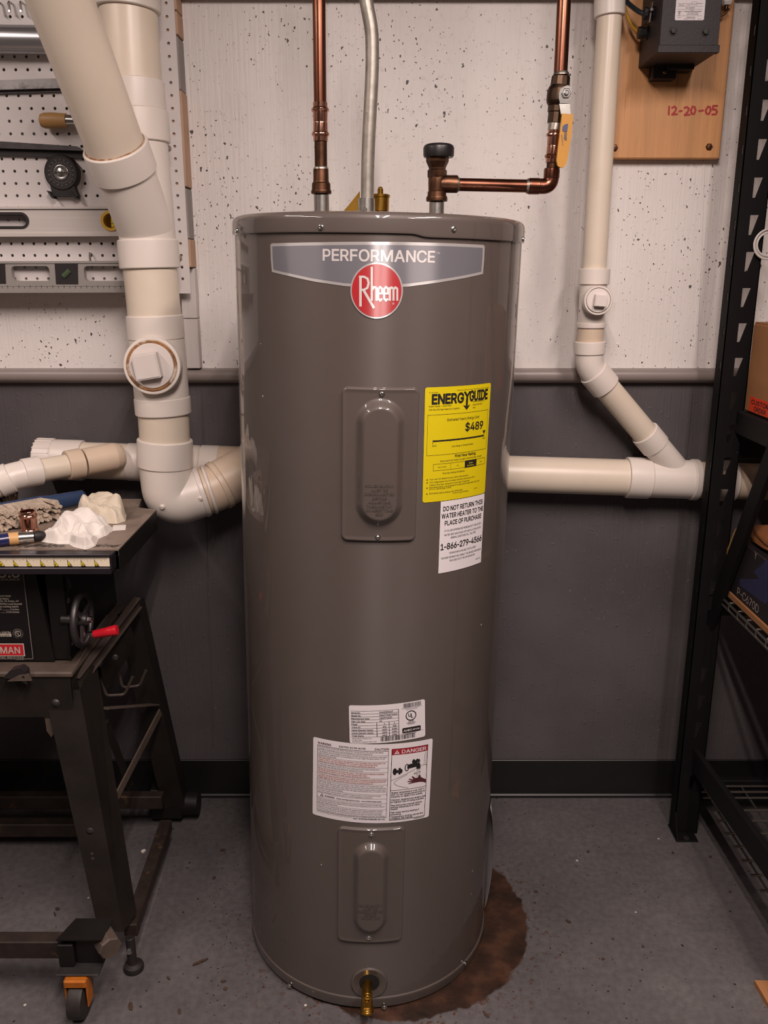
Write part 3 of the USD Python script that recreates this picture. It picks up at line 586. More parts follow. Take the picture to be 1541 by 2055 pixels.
M['bronze'] = mat('bronze_dark', '4a3b30', .45, 1.0, var=.3, scale=40)
M['solder'] = mat('solder', 'b9b3a8', .35, 1.0, var=.2, scale=90)
M['conduit'] = mat('conduit_galvanised', '97928a', .45, .7, var=.2, scale=50, dark=('6b665c', 60.0, .62, .7))
M['blackplastic'] = mat('black_plastic', '161415', .38, var=.1)
M['handle_yellow'] = mat('handle_yellow', 'aa7822', .45, var=.08, dark=('b07a24', 30.0, .6, .75))
M['blue_print'] = mat('print_blue', '3d4560', .6, var=.1)

def P3(px, py, Y): return at(px, py, Y)

# nipples and relief valve belong to the heater
def on_top(px, Y, z=1.482):
    """world x of a vertical pipe seen at column px just above the tank's top"""
    return at(px, 430, Y)[0]
YP = 1.65
def HL(p): return to_local(p)
x1, x2 = on_top(645.5, YP), on_top(876, YP)
for x, zt_ in ((x1, P3(646, 389, YP)[2]), (x2, P3(876, 404, YP)[2])):
    a, b = HL((x, YP, 1.475)), HL((x, YP, zt_ - .0008))
    obj('nipple', [rod(a, b, .0135, n=28), sleeve(b - (0, 0, .004), b, .0118)], M['zinc'], heater, label='galvanised threaded nipple')
    obj('nipple_flange', lathe(HL((x, YP, 1.4815)), (0, 0, 1), [(0, .024), (.003, .0235), (.0035, .0145), (.0035, 0)], 24), M['blackplastic'], heater)
rvx = P3(762, 400, 1.74)
rv0 = HL((rvx[0], 1.74, 1.475)); rvt = P3(762, 390, 1.74)[2]; L_ = rvt - 1.475
rvp = obj('relief_valve', [lathe(rv0, (0, 0, 1), [(0, .0), (0, .014), (L_ * .5, .014), (L_ * .5 + .001, .0168), (L_ - .006, .0168), (L_ - .005, .0185), (L_ - .001, .0185), (L_, .017), (L_, 0)], 24)], M['brass'], heater, label='brass relief valve')
obj('valve_stem', [rod(rv0 + (0, 0, L_ - .001), rv0 + (0, 0, L_ + .010), .0055), bx(rv0 + (-.004, -.006, L_ + .008), rv0 + (.004, .006, L_ + .013))], M['brass'], rvp)
ta = [HL(P3(x, y, 1.735)) for x, y in ((722, 384), (722, 428), (686, 428), (700, 412))]
obj('valve_lever', prism([(p[0], p[2]) for p in ta], (0, ta[0][1], 0), (1, 0, 0), (0, 0, 1), .006), M['brass'], rvp)

# hot outlet: copper riser over the left nipple
xa = x1; zc0, zc1 = P3(646, 389, YP)[2], P3(646, 338, YP)[2]
zj = P3(646, 284, YP)[2]; zk = P3(646, 206, YP)[2]
xt = P3(642, 0, YP)[0]
t = thing('copper_pipe', (xa, YP, zc0), 'straight copper riser with bright press coupling over the left threaded nipple', 'pipe', 'copper_pipes')
def px_(z): return xa + (xt - xa) * (z - zc0) / (2.1 - zc0)
def V(z): return vec(px_(z), YP, z)
R34 = .0111
obj('pipe', [rod(V(zk - .01), V(2.12), R34, n=28)], M['copper'], t)
obj('lower_pipe', [rod(V(zc1 - .006), V(zj + .01), R34, n=28)], M['copper_brown'], t)
def press(a, b):
    a, b = np.asarray(a), np.asarray(b); L = np.linalg.norm(b - a)
    pr = [(0, R34), (0, .0128), (L * .12, .0128), (L * .14, .0142), (L * .165, .0156), (L * .20, .0158), (L * .235, .0146), (L * .25, .0130), (L * .47, .0128), (L * .50, .0121), (L * .53, .0128), (L * .75, .0130), (L * .765, .0146), (L * .80, .0158), (L * .835, .0156), (L * .86, .0142), (L * .88, .0128), (L, .0128), (L, R34)]
    return lathe(a, b - a, pr, 36)
obj('press_coupling', press(V(zj), V(zk)), M['copper_new'], t, label='shiny copper press coupling')
L_ = zc1 - zc0
obj('adapter', lathe(V(zc0), (0, 0, 1), [(0, .0115), (0, .0178), (.003, .0183), (.006, .0178), (.0065, .0168), (L_ * .40, .0165), (L_ * .44, .0150), (L_ * .50, .0138), (L_ - .002, .0136), (L_, .0125), (L_, R34)], 32), M['copper_brown'], t, label='tarnished female adapter')
obj('solder_ring', lathe(V(zc1 - .001), (0, 0, 1), [(0, .0134), (.002, .0130), (.004, .0114), (.004, .011)], 28), M['solder'], t)

# cold inlet: vacuum breaker tee, horizontal run, elbow, ball valve, riser
xb = x2; z0, ztee = P3(876, 404, YP)[2], P3(900, 369, YP)[2]
t = thing('copper_pipe', (xb, YP, z0), 'copper branch with black capped vacuum breaker tee, elbow and yellow handled ball valve', 'pipe', 'copper_pipes')
zb = [P3(876, y, YP)[2] for y in (404, 395, 352, 340, 332, 322, 314)]
obj('tee_body', [lathe((xb, YP, zb[0]), (0, 0, 1), [(0, .011), (0, .0188), (.004, .0192), (.008, .0186), (.0085, .0170), (.016, .0166), (ztee - z0 - .012, .0152), (ztee - z0, .0158), (zb[2] - z0 - .004, .0158), (zb[2] - z0, .0145), (zb[2] - z0, 0)], 32),
                 lathe((xb, YP, ztee), (1, 0, -.01), [(0, .0145), (.010, .0142), (.018, .0150), (.036, .0150), (.037, .0138), (.037, .011)], 32)], M['copper_brown'], t, label='tarnished bronze tee')
vb = obj('vacuum_breaker', [lathe((xb, YP, zb[2] - .004), (0, 0, 1), [(0, .010), (0, .0165), (.002, .0172), (zb[3] - zb[2] + .002, .0172), (zb[3] - zb[2] + .004, .0150), (zb[4] - zb[2], .0150), (zb[5] - zb[2] + .002, .0200), (zb[5] - zb[2] + .009, .0200), (zb[5] - zb[2] + .010, .0165), (zb[6] - zb[2] + .008, .0165), (zb[6] - zb[2] + .008, 0)], 8)], M['copper_brown'], t, smooth=20)
zk0, zk1 = P3(880, 316, YP)[2], P3(880, 290, YP)[2]
obj('black_cap', lathe((xb + .002, YP, zk0), (0, 0, 1), [(0, 0), (0, .0255), (.003, .0272), (zk1 - zk0 - .006, .0274), (zk1 - zk0 - .002, .0255), (zk1 - zk0, .0225), (zk1 - zk0 + .0005, .0205), (zk1 - zk0 - .001, .018), (zk1 - zk0 - .001, 0)], 40), M['blackplastic'], vb)
pe = P3(1104, 377, YP); xr = P3(1107, 345, YP)[0]; zh = ztee - .004
obj('horizontal_pipe', rod((xb + .028, YP, ztee - .001), (pe[0] - .022, YP, zh), R34, n=28), M['copper'], t)
obj('solder_ring', lathe((xb + .036, YP, ztee - .001), (1, 0, 0), [(0, .0134), (.002, .0130), (.004, .0114), (.004, .011)], 28), M['solder'], t)
zel = P3(1107, 338, YP)[2]
el = fillet([(xr - .040, YP, zh), (xr, YP, zh), (xr, YP, zel)], .021, 10)
obj('elbow', [tube(el, .0133, 28), sleeve(el[0] - (.001, 0, 0), el[0] + (.020, 0, 0), .0140), sleeve(el[-1] - (0, 0, .018), el[-1], .0140)], M['copper'], t)
obj('solder_ring', lathe((xr - .0405, YP, zh), (-1, 0, 0), [(0, .0134), (.002, .0130), (.004, .0114), (.004, .011)], 28), M['solder'], t)
xs = P3(1110, 300, YP)[0]; z_a, z_b, z_c, z_d, z_e = [P3(1112, y, YP)[2] for y in (327, 258, 245, 150, 0)]
xv, xtop = P3(1119, 200, YP)[0], P3(1131, 20, YP)[0]
def XZ(z): return vec(np.interp(z, [z_a, z_c, z_d, 1.95], [xr + .001, xv - .001, xv + .004, xtop]), YP, z)
obj('stub_pipe', rod(XZ(zel - .01), XZ(z_c + .01), R34, n=24), M['copper_brown'], t)
obj('press_coupling', press(XZ(z_a), XZ(z_b)), M['copper_new'], t, label='shiny copper press coupling')
La = z_d - z_c
bv = obj('ball_valve', [lathe(XZ(z_c - .002), XZ(z_d) - XZ(z_c), [(0, .011), (0, .0152), (La * .22, .0152), (La * .24, .0168), (La * .36, .0168), (La * .42, .0202), (La * .48, .0212), (La * .68, .0212), (La * .74, .0195), (La * .80, .0168), (La * .98, .0160), (La, .0150), (La, .011)], 12)], M['bronze'], t, smooth=25, label='dark bronze ball valve')
obj('solder_ring', lathe(XZ(z_d - .001), (0, 0, 1), [(0, .0145), (.003, .0136), (.006, .0114), (.006, .011)], 28), M['solder'], t)
obj('valve_outlet', rod(XZ(z_b - .004), XZ(z_c + .004), .0135, n=12), M['solder'], t)
obj('riser_pipe', rod(XZ(z_d - .02), XZ(2.12), R34 + .0007, n=28), M['copper'], t)
# lever handle in front of the valve, turned to the viewer's right
YH = YP - .034
hp = lambda x, y: P3(1090 + x / 9.786, 140 + y / 9.786, YH)
def cutout(pts, Y, d, m, parent, name, **k):
    q = [P3(1090 + x / 9.786, 140 + y / 9.786, Y) for x, y in pts]
    return obj(name, prism(Polygon([(p[0], p[2]) for p in q]).buffer(.0008).buffer(-.0008), (0, Y, 0), (1, 0, 0), (0, 0, 1), d), m, parent, **k)
lev = cutout([(300, 470), (330, 385), (400, 335), (480, 310), (545, 360), (548, 480), (525, 665), (320, 665), (295, 560)], YH + .006, .004, M['steel'], t, 'valve_lever')
q = [hp(320, 660), hp(525, 660), hp(548, 880), hp(355, 870)]
obj('lever_neck', prism([(p[0], p[2]) for p in q], (0, YH + .007, 0), (1, 0, 0), (0, 0, 1), .004), M['zinc'], lev)
nc = P3(1090 + 450 / 9.786, 140 + 460 / 9.786, YH + .002)
obj('lever_nut', [lathe(nc + (0, .003, 0), (0, -1, 0), [(0, .0085), (.005, .0085), (.006, .0075), (.006, 0)], 6), rod(nc, nc - (0, .007, 0), .004)], M['steel'], lev, smooth=20)
obj('valve_stem', rod(P3(1090 + 440 / 9.786, 140 + 460 / 9.786, YP), nc + (0, .004, 0), .006), M['bronze'], lev)
gp = [(350, 875), (560, 885), (570, 920), (535, 1300), (470, 1700), (440, 1850), (390, 1920), (320, 1935), (265, 1895), (245, 1800), (260, 1650), (310, 1250)]
gr = cutout(gp, YH + .0075, .0085, M['handle_yellow'], t, 'handle_grip', smooth=40, label='yellow vinyl lever grip')
yf = YH - .0016
cutout([(375, 1180), (385, 1105), (430, 1070), (490, 1060), (470, 1215), (385, 1210)], yf, .0004, M['blue_print'], gr, 'grip_logo', smooth=False)
gs = planar(hp(405, 1225) - (0, .0018, 0), hp(430, 1480) - hp(405, 1225), hp(470, 1225) - hp(405, 1225), 1, 1)
cw = np.linalg.norm(hp(405, 1225) - hp(460, 1225))
obj('grip_lettering', [gs.text('Viega', 0, 0, cw, True, .013), gs.text('600 WOG 3/4"', .004, -.0055, .0022, False, .018)], M['blue_print'], gr, smooth=False)

# electrical conduit bending up out of the top
YC = 1.655
cx0 = on_top(735.5, YC)
pts = [(cx0, YC, 1.485)] + [P3(x, y, YC) for x, y in ((737, 395), (739, 300), (745, 180), (747, 110), (745, 60), (737, 15), (728, -40), (716, -110))]
from scipy.interpolate import CubicSpline
pp = np.array(pts); sp = CubicSpline(np.arange(len(pp)), pp)
t = thing('electrical_conduit', pts[0], 'weathered grey metal conduit curving up from the middle of the tank top', 'conduit')
obj('tube', tube(sp(np.linspace(0, len(pp) - 1, 60)), .0117, 24), M['conduit'], t)
za = P3(736, 408, YC)[2]
obj('connector', [lathe((cx0, YC, 1.4835), (0, 0, 1), [(0, 0), (0, .019), (.004, .019), (.005, .0155), (za - 1.4815 + .006, .0150), (za - 1.4815 + .007, .0125), (za - 1.4815 + .007, .011)], 24)], M['zinc'], t)
obj('set_screw', rod((cx0 - .002, YC - .014, 1.503), (cx0 - .002, YC - .020, 1.503), .0035), M['steel'], t)

# --- left drain stack
YS = 1.936
def ax(py):
    x = np.interp(py, [-60, 60, 580, 860], [254.5, 258, 305, 331]); return P3(x, py, YS)
def wid(a, py): return a / FPX * np.dot(P3(305, py, YS) - EYEP, vec(0, CP, -SP))
t = thing('drain_stack', ax(985), 'thick white plastic drain stack with slanting branch, rust-ringed cleanout plug and bottom elbow', 'drain pipe', 'white plastic drain pipes')
RP = .0568
def seg(y0, y1, r=RP, m='pvc', name='pipe', c=.003, **k): return obj(name, sleeve(ax(y1), ax(y0), r, 48, c), M[m], t, **k)
seg(-150, 22, .0645, 'pvc_fit', 'coupling'); seg(18, 170)
seg(163, 224, .0615, 'pvc_fit', 'coupling'); seg(222, 288, .0645, 'pvc_fit', 'coupling')
# wye: straight body and the branch rising towards the viewer
J = ax(462); up = P3(128, 20, 1.70); dj = unit(up - J)
ja, jb = P3(233, 303, 1.80), None
tb = lambda y: J + dj * y
Lj = np.linalg.norm(up - J)
# parametrise the branch by photo row
def tj(py):
    ts = np.linspace(0, Lj * 1.3, 400); pts_ = J + dj * ts[:, None]; rel = pts_ - EYEP
    F = rel @ vec(0, CP, -SP); U = rel @ vec(0, SP, CP); rows = CY - FPX * U / F
    return J + dj * np.interp(-py, -rows, ts)
obj('wye_body', [sleeve(ax(483), ax(284), .0588, 48), tube(np.array([J + dj * a for a in np.linspace(-.02, np.linalg.norm(tj(328) - J), 8)]), [.056] + [.0590] * 7, 48)], M['pvc_fit'], t)
obj('branch_collar', sleeve(tj(348), tj(292), .0655, 48, .003), M['pvc_fit'], t)
obj('branch_seam', lathe(tj(293) - dj * .001, dj, [(0, .0620), (.002, .0605), (.0035, .0575), (.0035, .056)], 48), M['seam'], t, label='brown sealant line')
obj('branch_pipe', tube(np.array([tj(300), tj(150), tj(20), tj(20) + dj * .25]), .0572, 48), M['pvc'], t)
seg(481, 539, .0638, 'pvc_fit', 'collar'); seg(535, 634); seg(632, 681, .0612, 'pvc_fit', 'coupling')
seg(679, 800, .0600, 'pvc_fit', 'cleanout_tee')
cl = ax(735) ; cdir = unit(vec(.02, -1, -.02)); cf = P3(303.7, 734.5, YS - .082)
hub = obj('cleanout_hub', lathe(cl + vec(cf[0] - cl[0], 0, cf[2] - cl[2]) * .5, (cf + (0, 0, 0)) - (cl + vec(cf[0] - cl[0], 0, cf[2] - cl[2]) * .5), [(0, .050), (.045, .053), (.052, .0605), (.074, .0612), (.0775, .0600), (.0785, .0585), (.0785, .0535), (.072, .052), (.072, 0)], 56), M['pvc_fit'], t)
cd = unit(cf - (cl + vec(cf[0] - cl[0], 0, cf[2] - cl[2]) * .5))
obj('rusty_seal', lathe(cf - cd * .006, cd, [(0, .0540), (.003, .0540), (.0048, .0520), (.0050, .0490), (.0035, .0465), (.0025, .045), (.0025, 0)], 56), M['rust_ring'], hub, label='rust-brown sealant ring')
plug = obj('cleanout_plug', lathe(cf - cd * .004, cd, [(0, .0478), (.003, .0478), (.005, .0465), (.0055, .045), (.0055, 0)], 56), M['pvc_plug'], t, label='round screw plug with square nub')
nb = P3(297, 735, 1)
def square_nub(c, d, w, dep, ang):
    pol = affinity.rotate(rrect(-w, -w, w, w, .003), ang, origin=(0, 0)); u = unit(np.cross((0, 0, 1), -d)); u = vec(1, 0, 0)
    v = vec(0, 0, 1); return cat(prism(pol, c - d * .001, u, v, dep), prism(affinity.scale(pol, .93, .93, origin=(0, 0)), c + d * (dep - .001), u, v, .002))
def nub(c, w, dep, ang):
    pol = affinity.rotate(rrect(-w, -w, w, w, .002), ang, origin=(0, 0)); m1 = prism(pol, c, (1, 0, 0), (0, 0, 1), dep); m2 = prism(affinity.scale(pol, .90, .90, origin=(0, 0)), c + (0, -dep, 0), (1, 0, 0), (0, 0, 1), .0018); return [m1, m2]
pc = P3(298, 734, cf[1] - .004)
obj('square_nub', nub(pc, .0265, .020, 9), M['pvc_plug'], plug, smooth=20)
seg(796, 831, .0618, 'pvc_fit', 'collar'); seg(826, 888, .0560); seg(881, 936, .0622, 'pvc_fit', 'collar')
e0 = ax(930); e2 = P3(408, 986, 1.959)
e1 = vec(e0[0] + .004, YS, e2[2] - .020)
ell = fillet([e0, e1, e2], .075, 14)
obj('elbow', tube(ell, .0588, 48), M['pvc_fit'], t)
ed = unit(e2 - e1)
obj('elbow_rim', sleeve(e2 - ed * .010, e2 + ed * .002, .0608, 48), M['pvc_fit'], t)
for px, py in ((326, 1017), (402, 1000)):
    p = P3(px, py, YS - .058 + (0 if px < 380 else .02)); obj('mould_stub', affinity_ := lathe(p + (0, .006, 0), (-.2, -1, -.3), [(0, .0065), (.006, .006), (.008, .004), (.008, 0)], 12), M['pvc_fit'], t)

# --- horizontal main along the wall
YM = 2.0495; RM = .0442
ml, mr = P3(200, 925, YM), P3(1150, 955, YM); sl_ = (mr[2] - ml[2]) / (mr[0] - ml[0])
def mx(px, py=940): return P3(px, py, YM)[0]
def MP(px): x = mx(px); return vec(x, YM, ml[2] + sl_ * (x - ml[0]))
tmain = t = thing('main_drain_pipe', MP(760), 'long horizontal white plastic drain main running behind the tank along the grey wall', 'drain pipe', 'white plastic drain pipes')
def mseg(a, b, r, m, name, c=.003, **k): return obj(name, sleeve(MP(a), MP(b), r, 44, c), M[m], t, **k)
mseg(165, 262, RM, 'pvc', 'pipe'); mseg(395, 1275, RM, 'pvc', 'pipe'); mseg(1385, 1760, RM, 'pvc_old', 'pipe')
cap_ = obj('cleanout_cap', [sleeve(MP(78), MP(114), .0504, 44, .004), sleeve(MP(112), MP(122), .0480, 44)], M['pvc_fit'], t, label='end cap with square nub')
obj('cap_ridges', [bar(MP(78) + (.002, math.sin(a) * .0502, math.cos(a) * .0502), MP(113) + (0, math.sin(a) * .0502, math.cos(a) * .0502), .004, .002, up=(0, math.sin(a), math.cos(a))) for a in np.linspace(0, 2 * np.pi, 25)[:-1]], M['pvc_fit'], cap_, kind='stuff')
q = MP(72); obj('square_nub', bx(q + (-.004, -.018, -.018), MP(80) + (0, .018, .018), .003), M['pvc_plug'], cap_)
mseg(114, 170, .0490, 'pvc_fit', 'collar'); mseg(258, 330, .0455, 'pvc_fit', 'wye_body'); mseg(326, 402, .0455, 'pvc_fit', 'wye_body'); mseg(404, 442, .0464, 'pvc_fit', 'collar')
mseg(440, 520, .0460, 'pvc_old', 'collar')
e2d = unit(vec(.07, .036, .034)); ea = e2 + ed * .030
obj('inlet_rim', sleeve(e2 + ed * .010, e2 + ed * .018, .0600, 48), M['pvc_fit'], t)
ip = fillet([e2 + ed * .0025, ea, ea + e2d * .05], .08, 8)
obj('inlet_pipe', tube(ip, .0560, 48), M['pvc_old'], t)
obj('inlet_collar', [sleeve(ea + e2d * .004, ea + e2d * .018, .0598, 48), sleeve(ea + e2d * .018, ea + e2d * .12, .0574, 48)], M['pvc_old'], t)
wy = mseg(1290, 1402, .0472, 'pvc_fit', 'wye_body'); mseg(1257, 1304, .0502, 'pvc_fit', 'collar'); mseg(1386, 1402, .0502, 'pvc_fit', 'collar')
mseg(1440, 1475, .0502, 'pvc_fit', 'collar')
# --- right riser with cleanout, elbow and slanting leg
YR = 2.0
def rx(py): return P3(np.interp(py, [0, 50, 540, 700], [1225, 1222, 1193, 1183]), py, YR)
t = thing('drain_riser', rx(738), 'slim cream plastic drain riser with small cleanout plug and slanting leg, right of the tank', 'drain pipe', 'white plastic drain pipes')
def rseg(y0, y1, r, m, name, c=.002, **k): return obj(name, sleeve(rx(y1), rx(y0), r, 40, c), M[m], t, **k)
rseg(-160, 34, .0315, 'pvc_fit', 'coupling'); rseg(30, 545, .0256, 'pvc', 'pipe'); rseg(539, 571, .0345, 'pvc_fit', 'collar'); rseg(569, 650, .0300, 'pvc_fit', 'cleanout_tee'); rseg(647, 658, .0332, 'pvc_fit', 'collar')
rseg(655, 690, .0295, 'pvc_old', 'pipe'); rseg(685, 711, .0345, 'pvc_fit', 'collar')
rc = rx(603); cf2 = P3(1200.8, 603, YR - .056); c0 = vec(rc[0] + (cf2[0] - rc[0]) * .4, YR, rc[2]); cd2 = unit(cf2 - c0); Lh = np.linalg.norm(cf2 - c0)
obj('cleanout_hub', lathe(c0, cd2, [(0, .024), (Lh - .028, .0265), (Lh - .022, .0312), (Lh - .003, .0318), (Lh, .0305), (Lh, .0275), (Lh - .004, .0265), (Lh - .004, 0)], 44), M['pvc_fit'], t)
pl = obj('cleanout_plug', lathe(cf2 - cd2 * .0035, cd2, [(0, .0258), (.004, .0258), (.005, .0248), (.005, 0)], 44), M['pvc_plug'], t, label='small screw plug')
obj('square_nub', nub(cf2 + (.002, -.0005, 0), .0128, .014, -4), M['pvc_plug'], pl, smooth=20)
cr = rx(738); be = P3(1352, 938, YM); bd = unit(be - cr)
def bl_(px): # point on slanting leg at photo column
    ts = np.linspace(0, np.linalg.norm(be - cr), 300); rel = cr + bd * ts[:, None] - EYEP; cols = CX + FPX * rel[:, 0] / (rel @ vec(0, CP, -SP)); return cr + bd * np.interp(px, cols, ts)
rel_ = fillet([rx(700), cr, bl_(1212)], .05, 10)
obj('elbow', tube(rel_, .0312, 40), M['pvc_fit'], t)
obj('collar', sleeve(bl_(1190), bl_(1216), .0350, 40), M['pvc_fit'], t)
obj('slanting_pipe', tube(np.array([bl_(1206), bl_(1305)]), .0296, 40), M['pvc'], t)
obj('branch_collar', sleeve(bl_(1293), bl_(1316), .0345, 40, inner=.0299), M['pvc_fit'], tmain)
obj('branch_hub', tube(np.array([bl_(1310), be]), .0318, 40), M['pvc_fit'], tmain)
for px, py in ((1190, 749), (1196, 752)): pass

# --- small trap arm coming out over the saw table
t = thing('trap_arm', P3(180, 925, 1.95), 'narrow white plastic waste arm with elbow, passing just above the saw table', 'drain pipe', 'white plastic drain pipes')
q0, q1, q2, q3, q4 = P3(228, 916, 1.995), P3(168, 928, 1.95), P3(70, 946, 1.88), P3(22, 958, 1.85), P3(-50, 990, 1.82)
ud = unit(q2 - q1)
obj('pipe', tube(np.array([q1 + ud * .003, q2]), .0258, 36), M['pvc'], t)
obj('branch_hub', [tube(np.array([q0, q1]), [.0325, .0315], 36), lathe(q0, q0 - q1, [(0, .0325), (.012, .030), (.022, .022), (.026, 0)], 36)], M['pvc_old'], tmain)
ud = unit(q2 - q1)
obj('branch_collar', sleeve(q1 + ud * .004, q1 + ud * .040, .0338, 36, inner=.0261), M['pvc_old'], tmain)
obj('collar', sleeve(q2 - ud * .012, q2 + ud * .026, .0325, 36), M['pvc_fit'], t)
obj('elbow', tube(fillet([q2, q3, q4], .03, 8), .0308, 36), M['pvc_fit'], t)
obj('collar', sleeve(q3 + unit(q4 - q3) * .0, q3 + unit(q4 - q3) * .030, .0345, 36), M['pvc_fit'], t)

# ------------------------------------------------------------------ pegboard and the tools on it
M['peg'] = mat('pegboard_white', 'd3cdcb', .35, var=.03)
M['furring_grey'] = mat('furring_painted', '8e8884', .7, var=.15, scale=20, stretch=(3, 1, .3))
M['furring_white'] = mat('furring_white', 'c6bfbb', .6, var=.05, scale=20, stretch=(3, 1, .3), bump=.0006)
M['furring_wood'] = mat('furring_wood', 'b08f76', .65, var=.15, scale=20, stretch=(3, 1, .3))
M['chrome'] = mat('polished_bar', 'bdbdc0', .30, .85, var=.03)
M['darksteel'] = mat('dark_steel', '4b4849', .45, .8, var=.25, scale=30)
M['greysteel'] = mat('grey_steel', '8a8787', .5, .7, var=.2, scale=30, dark=('5d5a5b', 25.0, .5, .65))
M['tan'] = mat('tan_handle', 'a8814f', .5, var=.06)
M['alu'] = mat('brushed_aluminium', 'cfc8c3', .35, .2, var=.05, scale=30, stretch=(.1, 1, 6))
M['alu_grey'] = mat('level_grey', '9d9894', .45, .35, var=.06)
M['rubber'] = mat('black_rubber', '1a1516', .6, var=.1)
M['vial'] = mat('vial_liquid', 'c9b832', .2, var=.1, spec=.6)
M['vial_green'] = mat('vial_green', '4a5a44', .2, var=.1)
M['vial_ring'] = mat('vial_ring', 'd0a640', .4, var=.06)
M['white_print'] = mat('print_white', '8f8986', .6, var=.03)
YB = 2.04
bxr, bz0 = -.441, P3(200, 589, YB)[2]
hole_x = [-.4575 - k * .0254 for k in range(25)]
zr = P3(347.6, 268.6, YB)[2]
rows = [zr + k * .0254 for k in range(-14, 14)]
t = thing('pegboard', (bxr, YB, bz0), 'white perforated tool board on wooden strips, behind the thick drain stack', 'pegboard')
pan = sbox(-1.45, bz0, bxr, 2.2)
holes = [Point(x, z).buffer(.0033, quad_segs=3) for x in hole_x for z in rows if z > bz0 + .012 and z < 1.99]
obj('panel', prism(Polygon(pan.exterior.coords, [h.exterior.coords for h in holes]), (0, YB + .0048, 0), (1, 0, 0), (0, 0, 1), .0048), M['peg'], t, smooth=False)
cuts = [(-60, 24, 'furring_wood', 353), (25, 73, 'furring_wood', 354), (75, 183, 'furring_grey', 360), (183, 376, 'furring_wood', 367), (378, 480, 'furring_grey', 376), (480, 537, 'furring_wood', 381), (538, 640, 'furring_white', 384), (640, 741, 'furring_white', 392)]
for k, (y0, y1, m, px) in enumerate(cuts):
    za_, zb2 = P3(px, y1, 2.06)[2], P3(px, y0, 2.06)[2]
    obj('furring_strip', bx((bxr - .03, YB + (.0052 if m != 'furring_white' else .03), za_ + .0006), (bxr + {'furring_wood': .0042, 'furring_grey': .0028, 'furring_white': .0052}[m], YW, zb2 - .0006), .0015), M[m], t)
obj('back_rail', [bx((-1.4, YB + .0052, bz0 + .0), (bxr - .035, YW, bz0 + .04)), bx((-1.4, YB + .0052, 2.0), (bxr - .035, YW, 2.04))], M['furring_grey'], t)
for px, py in ((338.5, 298), (360, 519)):
    p = P3(px, py, YB); obj('screw', [lathe(p, (0, -1, 0), [(0, .0068), (.0012, .0066), (.0014, .0045), (.003, .0038), (.0032, 0)], 16)], M['steel'], t)

def S2(*pts, Y): return Polygon([(lambda p: (p[0], p[2]))(P3(x, y, Y)) for x, y in pts])
def slab(shape, Y, d): return prism(shape, (0, Y, 0), (1, 0, 0), (0, 0, 1), d)
# polished bar, top left
t = thing('steel_straightedge', P3(10, 78, YB), 'polished round-faced steel bar lying high across the tool board', 'tool', 'tools on the pegboard')
a, b = P3(-160, 77, YB - .028), P3(120, 80, YB - .028)
obj('bar', [tube(np.array([a, b]), .0270, 40)], M['chrome'], t)
obj('mount_clip', [bx((x - .008, YB - .004, a[2] - .012), (x + .008, YB, a[2] + .012)) for x in (a[0] + .04, b[0] - .02)], M['darksteel'], t, kind='stuff')
# flat grey bar
t = thing('flat_bar', P3(60, 175, YB), 'flat grey steel pry bar, slightly tapered, second tool from the top', 'tool', 'tools on the pegboard')
obj('blade', [slab(S2((-160, 168), (150, 158), (150, 178), (-160, 186), Y=YB - .006), YB - .004, .012)], M['greysteel'], t)
obj('back_edge', [slab(S2((-160, 184), (150, 176), (150, 184), (-160, 194), Y=YB - .004), YB - .001, .006)], M['darksteel'], t)
# tan handled tool
hy = YB - .024
a, b, c = P3(79, 242, hy), P3(134, 242, hy), P3(150, 243, hy)
t = thing('hand_file', a, 'tan plastic handled hand tool with steel ferrule, tip hidden behind the drain branch', 'tool', 'tools on the pegboard')
Lh = b[0] - a[0]
h = lathe(a, (1, 0, 0), [(0, 0), (.001, .007), (.004, .0130), (.012, .0158), (Lh * .55, .0160), (Lh * .8, .0148), (Lh, .0142), (Lh, 0)], 32)
obj('handle', h, M['tan'], t, label='tan tool handle')
obj('ferrule', lathe(b, (1, 0, 0), [(0, .0118), (c[0] - b[0] + .012, .0112), (c[0] - b[0] + .012, 0)], 28), M['steel'], t)
obj('shank', [rod(c, c + (.13, .004, 0), .0065), bx(c + (.02, .005, -.004), c + (.03, .028, .004))], M['darksteel'], t)
# black bar
t = thing('black_bar', P3(60, 300, YB), 'long black ridged steel bar hanging just above the round angle finder', 'tool', 'tools on the pegboard')
obj('body', [slab(S2((-160, 282), (0, 284), (155, 294), (168, 303), (-160, 293), Y=YB - .016), YB - .004, .016)], M['darksteel'], t)
obj('lower_edge', [slab(S2((-160, 296), (0, 296), (165, 303), (176, 318), (160, 317), (0, 312), (-160, 311), Y=YB - .008), YB - .001, .008)], M['rubber'], t)
# angle finder
c = P3(122.5, 346.5, YB - .020)
t = thing('angle_finder', c, 'round black dial angle finder with silver centre and flared magnetic foot', 'angle finder', 'tools on the pegboard')
rr = 36 / FPX * 1.935 * .94
obj('dial_case', lathe(c + (0, .019, 0), (0, -1, 0), [(0, 0), (0, rr - .001), (.002, rr), (.016, rr), (.019, rr - .0018), (.020, rr - .004), (.0195, rr - .006), (.0195, 0)], 48), M['rubber'], t)
face = planar(c + (0, -.0008, 0), (1, 0, 0), (0, 0, 1), 1, 1)
di = []
for k in range(36):
    an = k * math.pi / 18; r0, r1 = rr * (.52 if k % 3 else .49), rr * .60
    di.append(face.poly(LineString([(r0 * math.cos(an), r0 * math.sin(an)), (r1 * math.cos(an), r1 * math.sin(an))]).buffer(.0003)))
for k, s in enumerate(('0', '10', '20', '30', '40', '50', '60', '70', '80', '90', '80', '70', '60', '50', '40', '30', '20', '10')):
    an = math.pi / 2 + k * math.pi / 9; di.append(face.text(s, rr * .70 * math.cos(an), rr * .70 * math.sin(an) - .0012, .0026, False, None, 'c'))
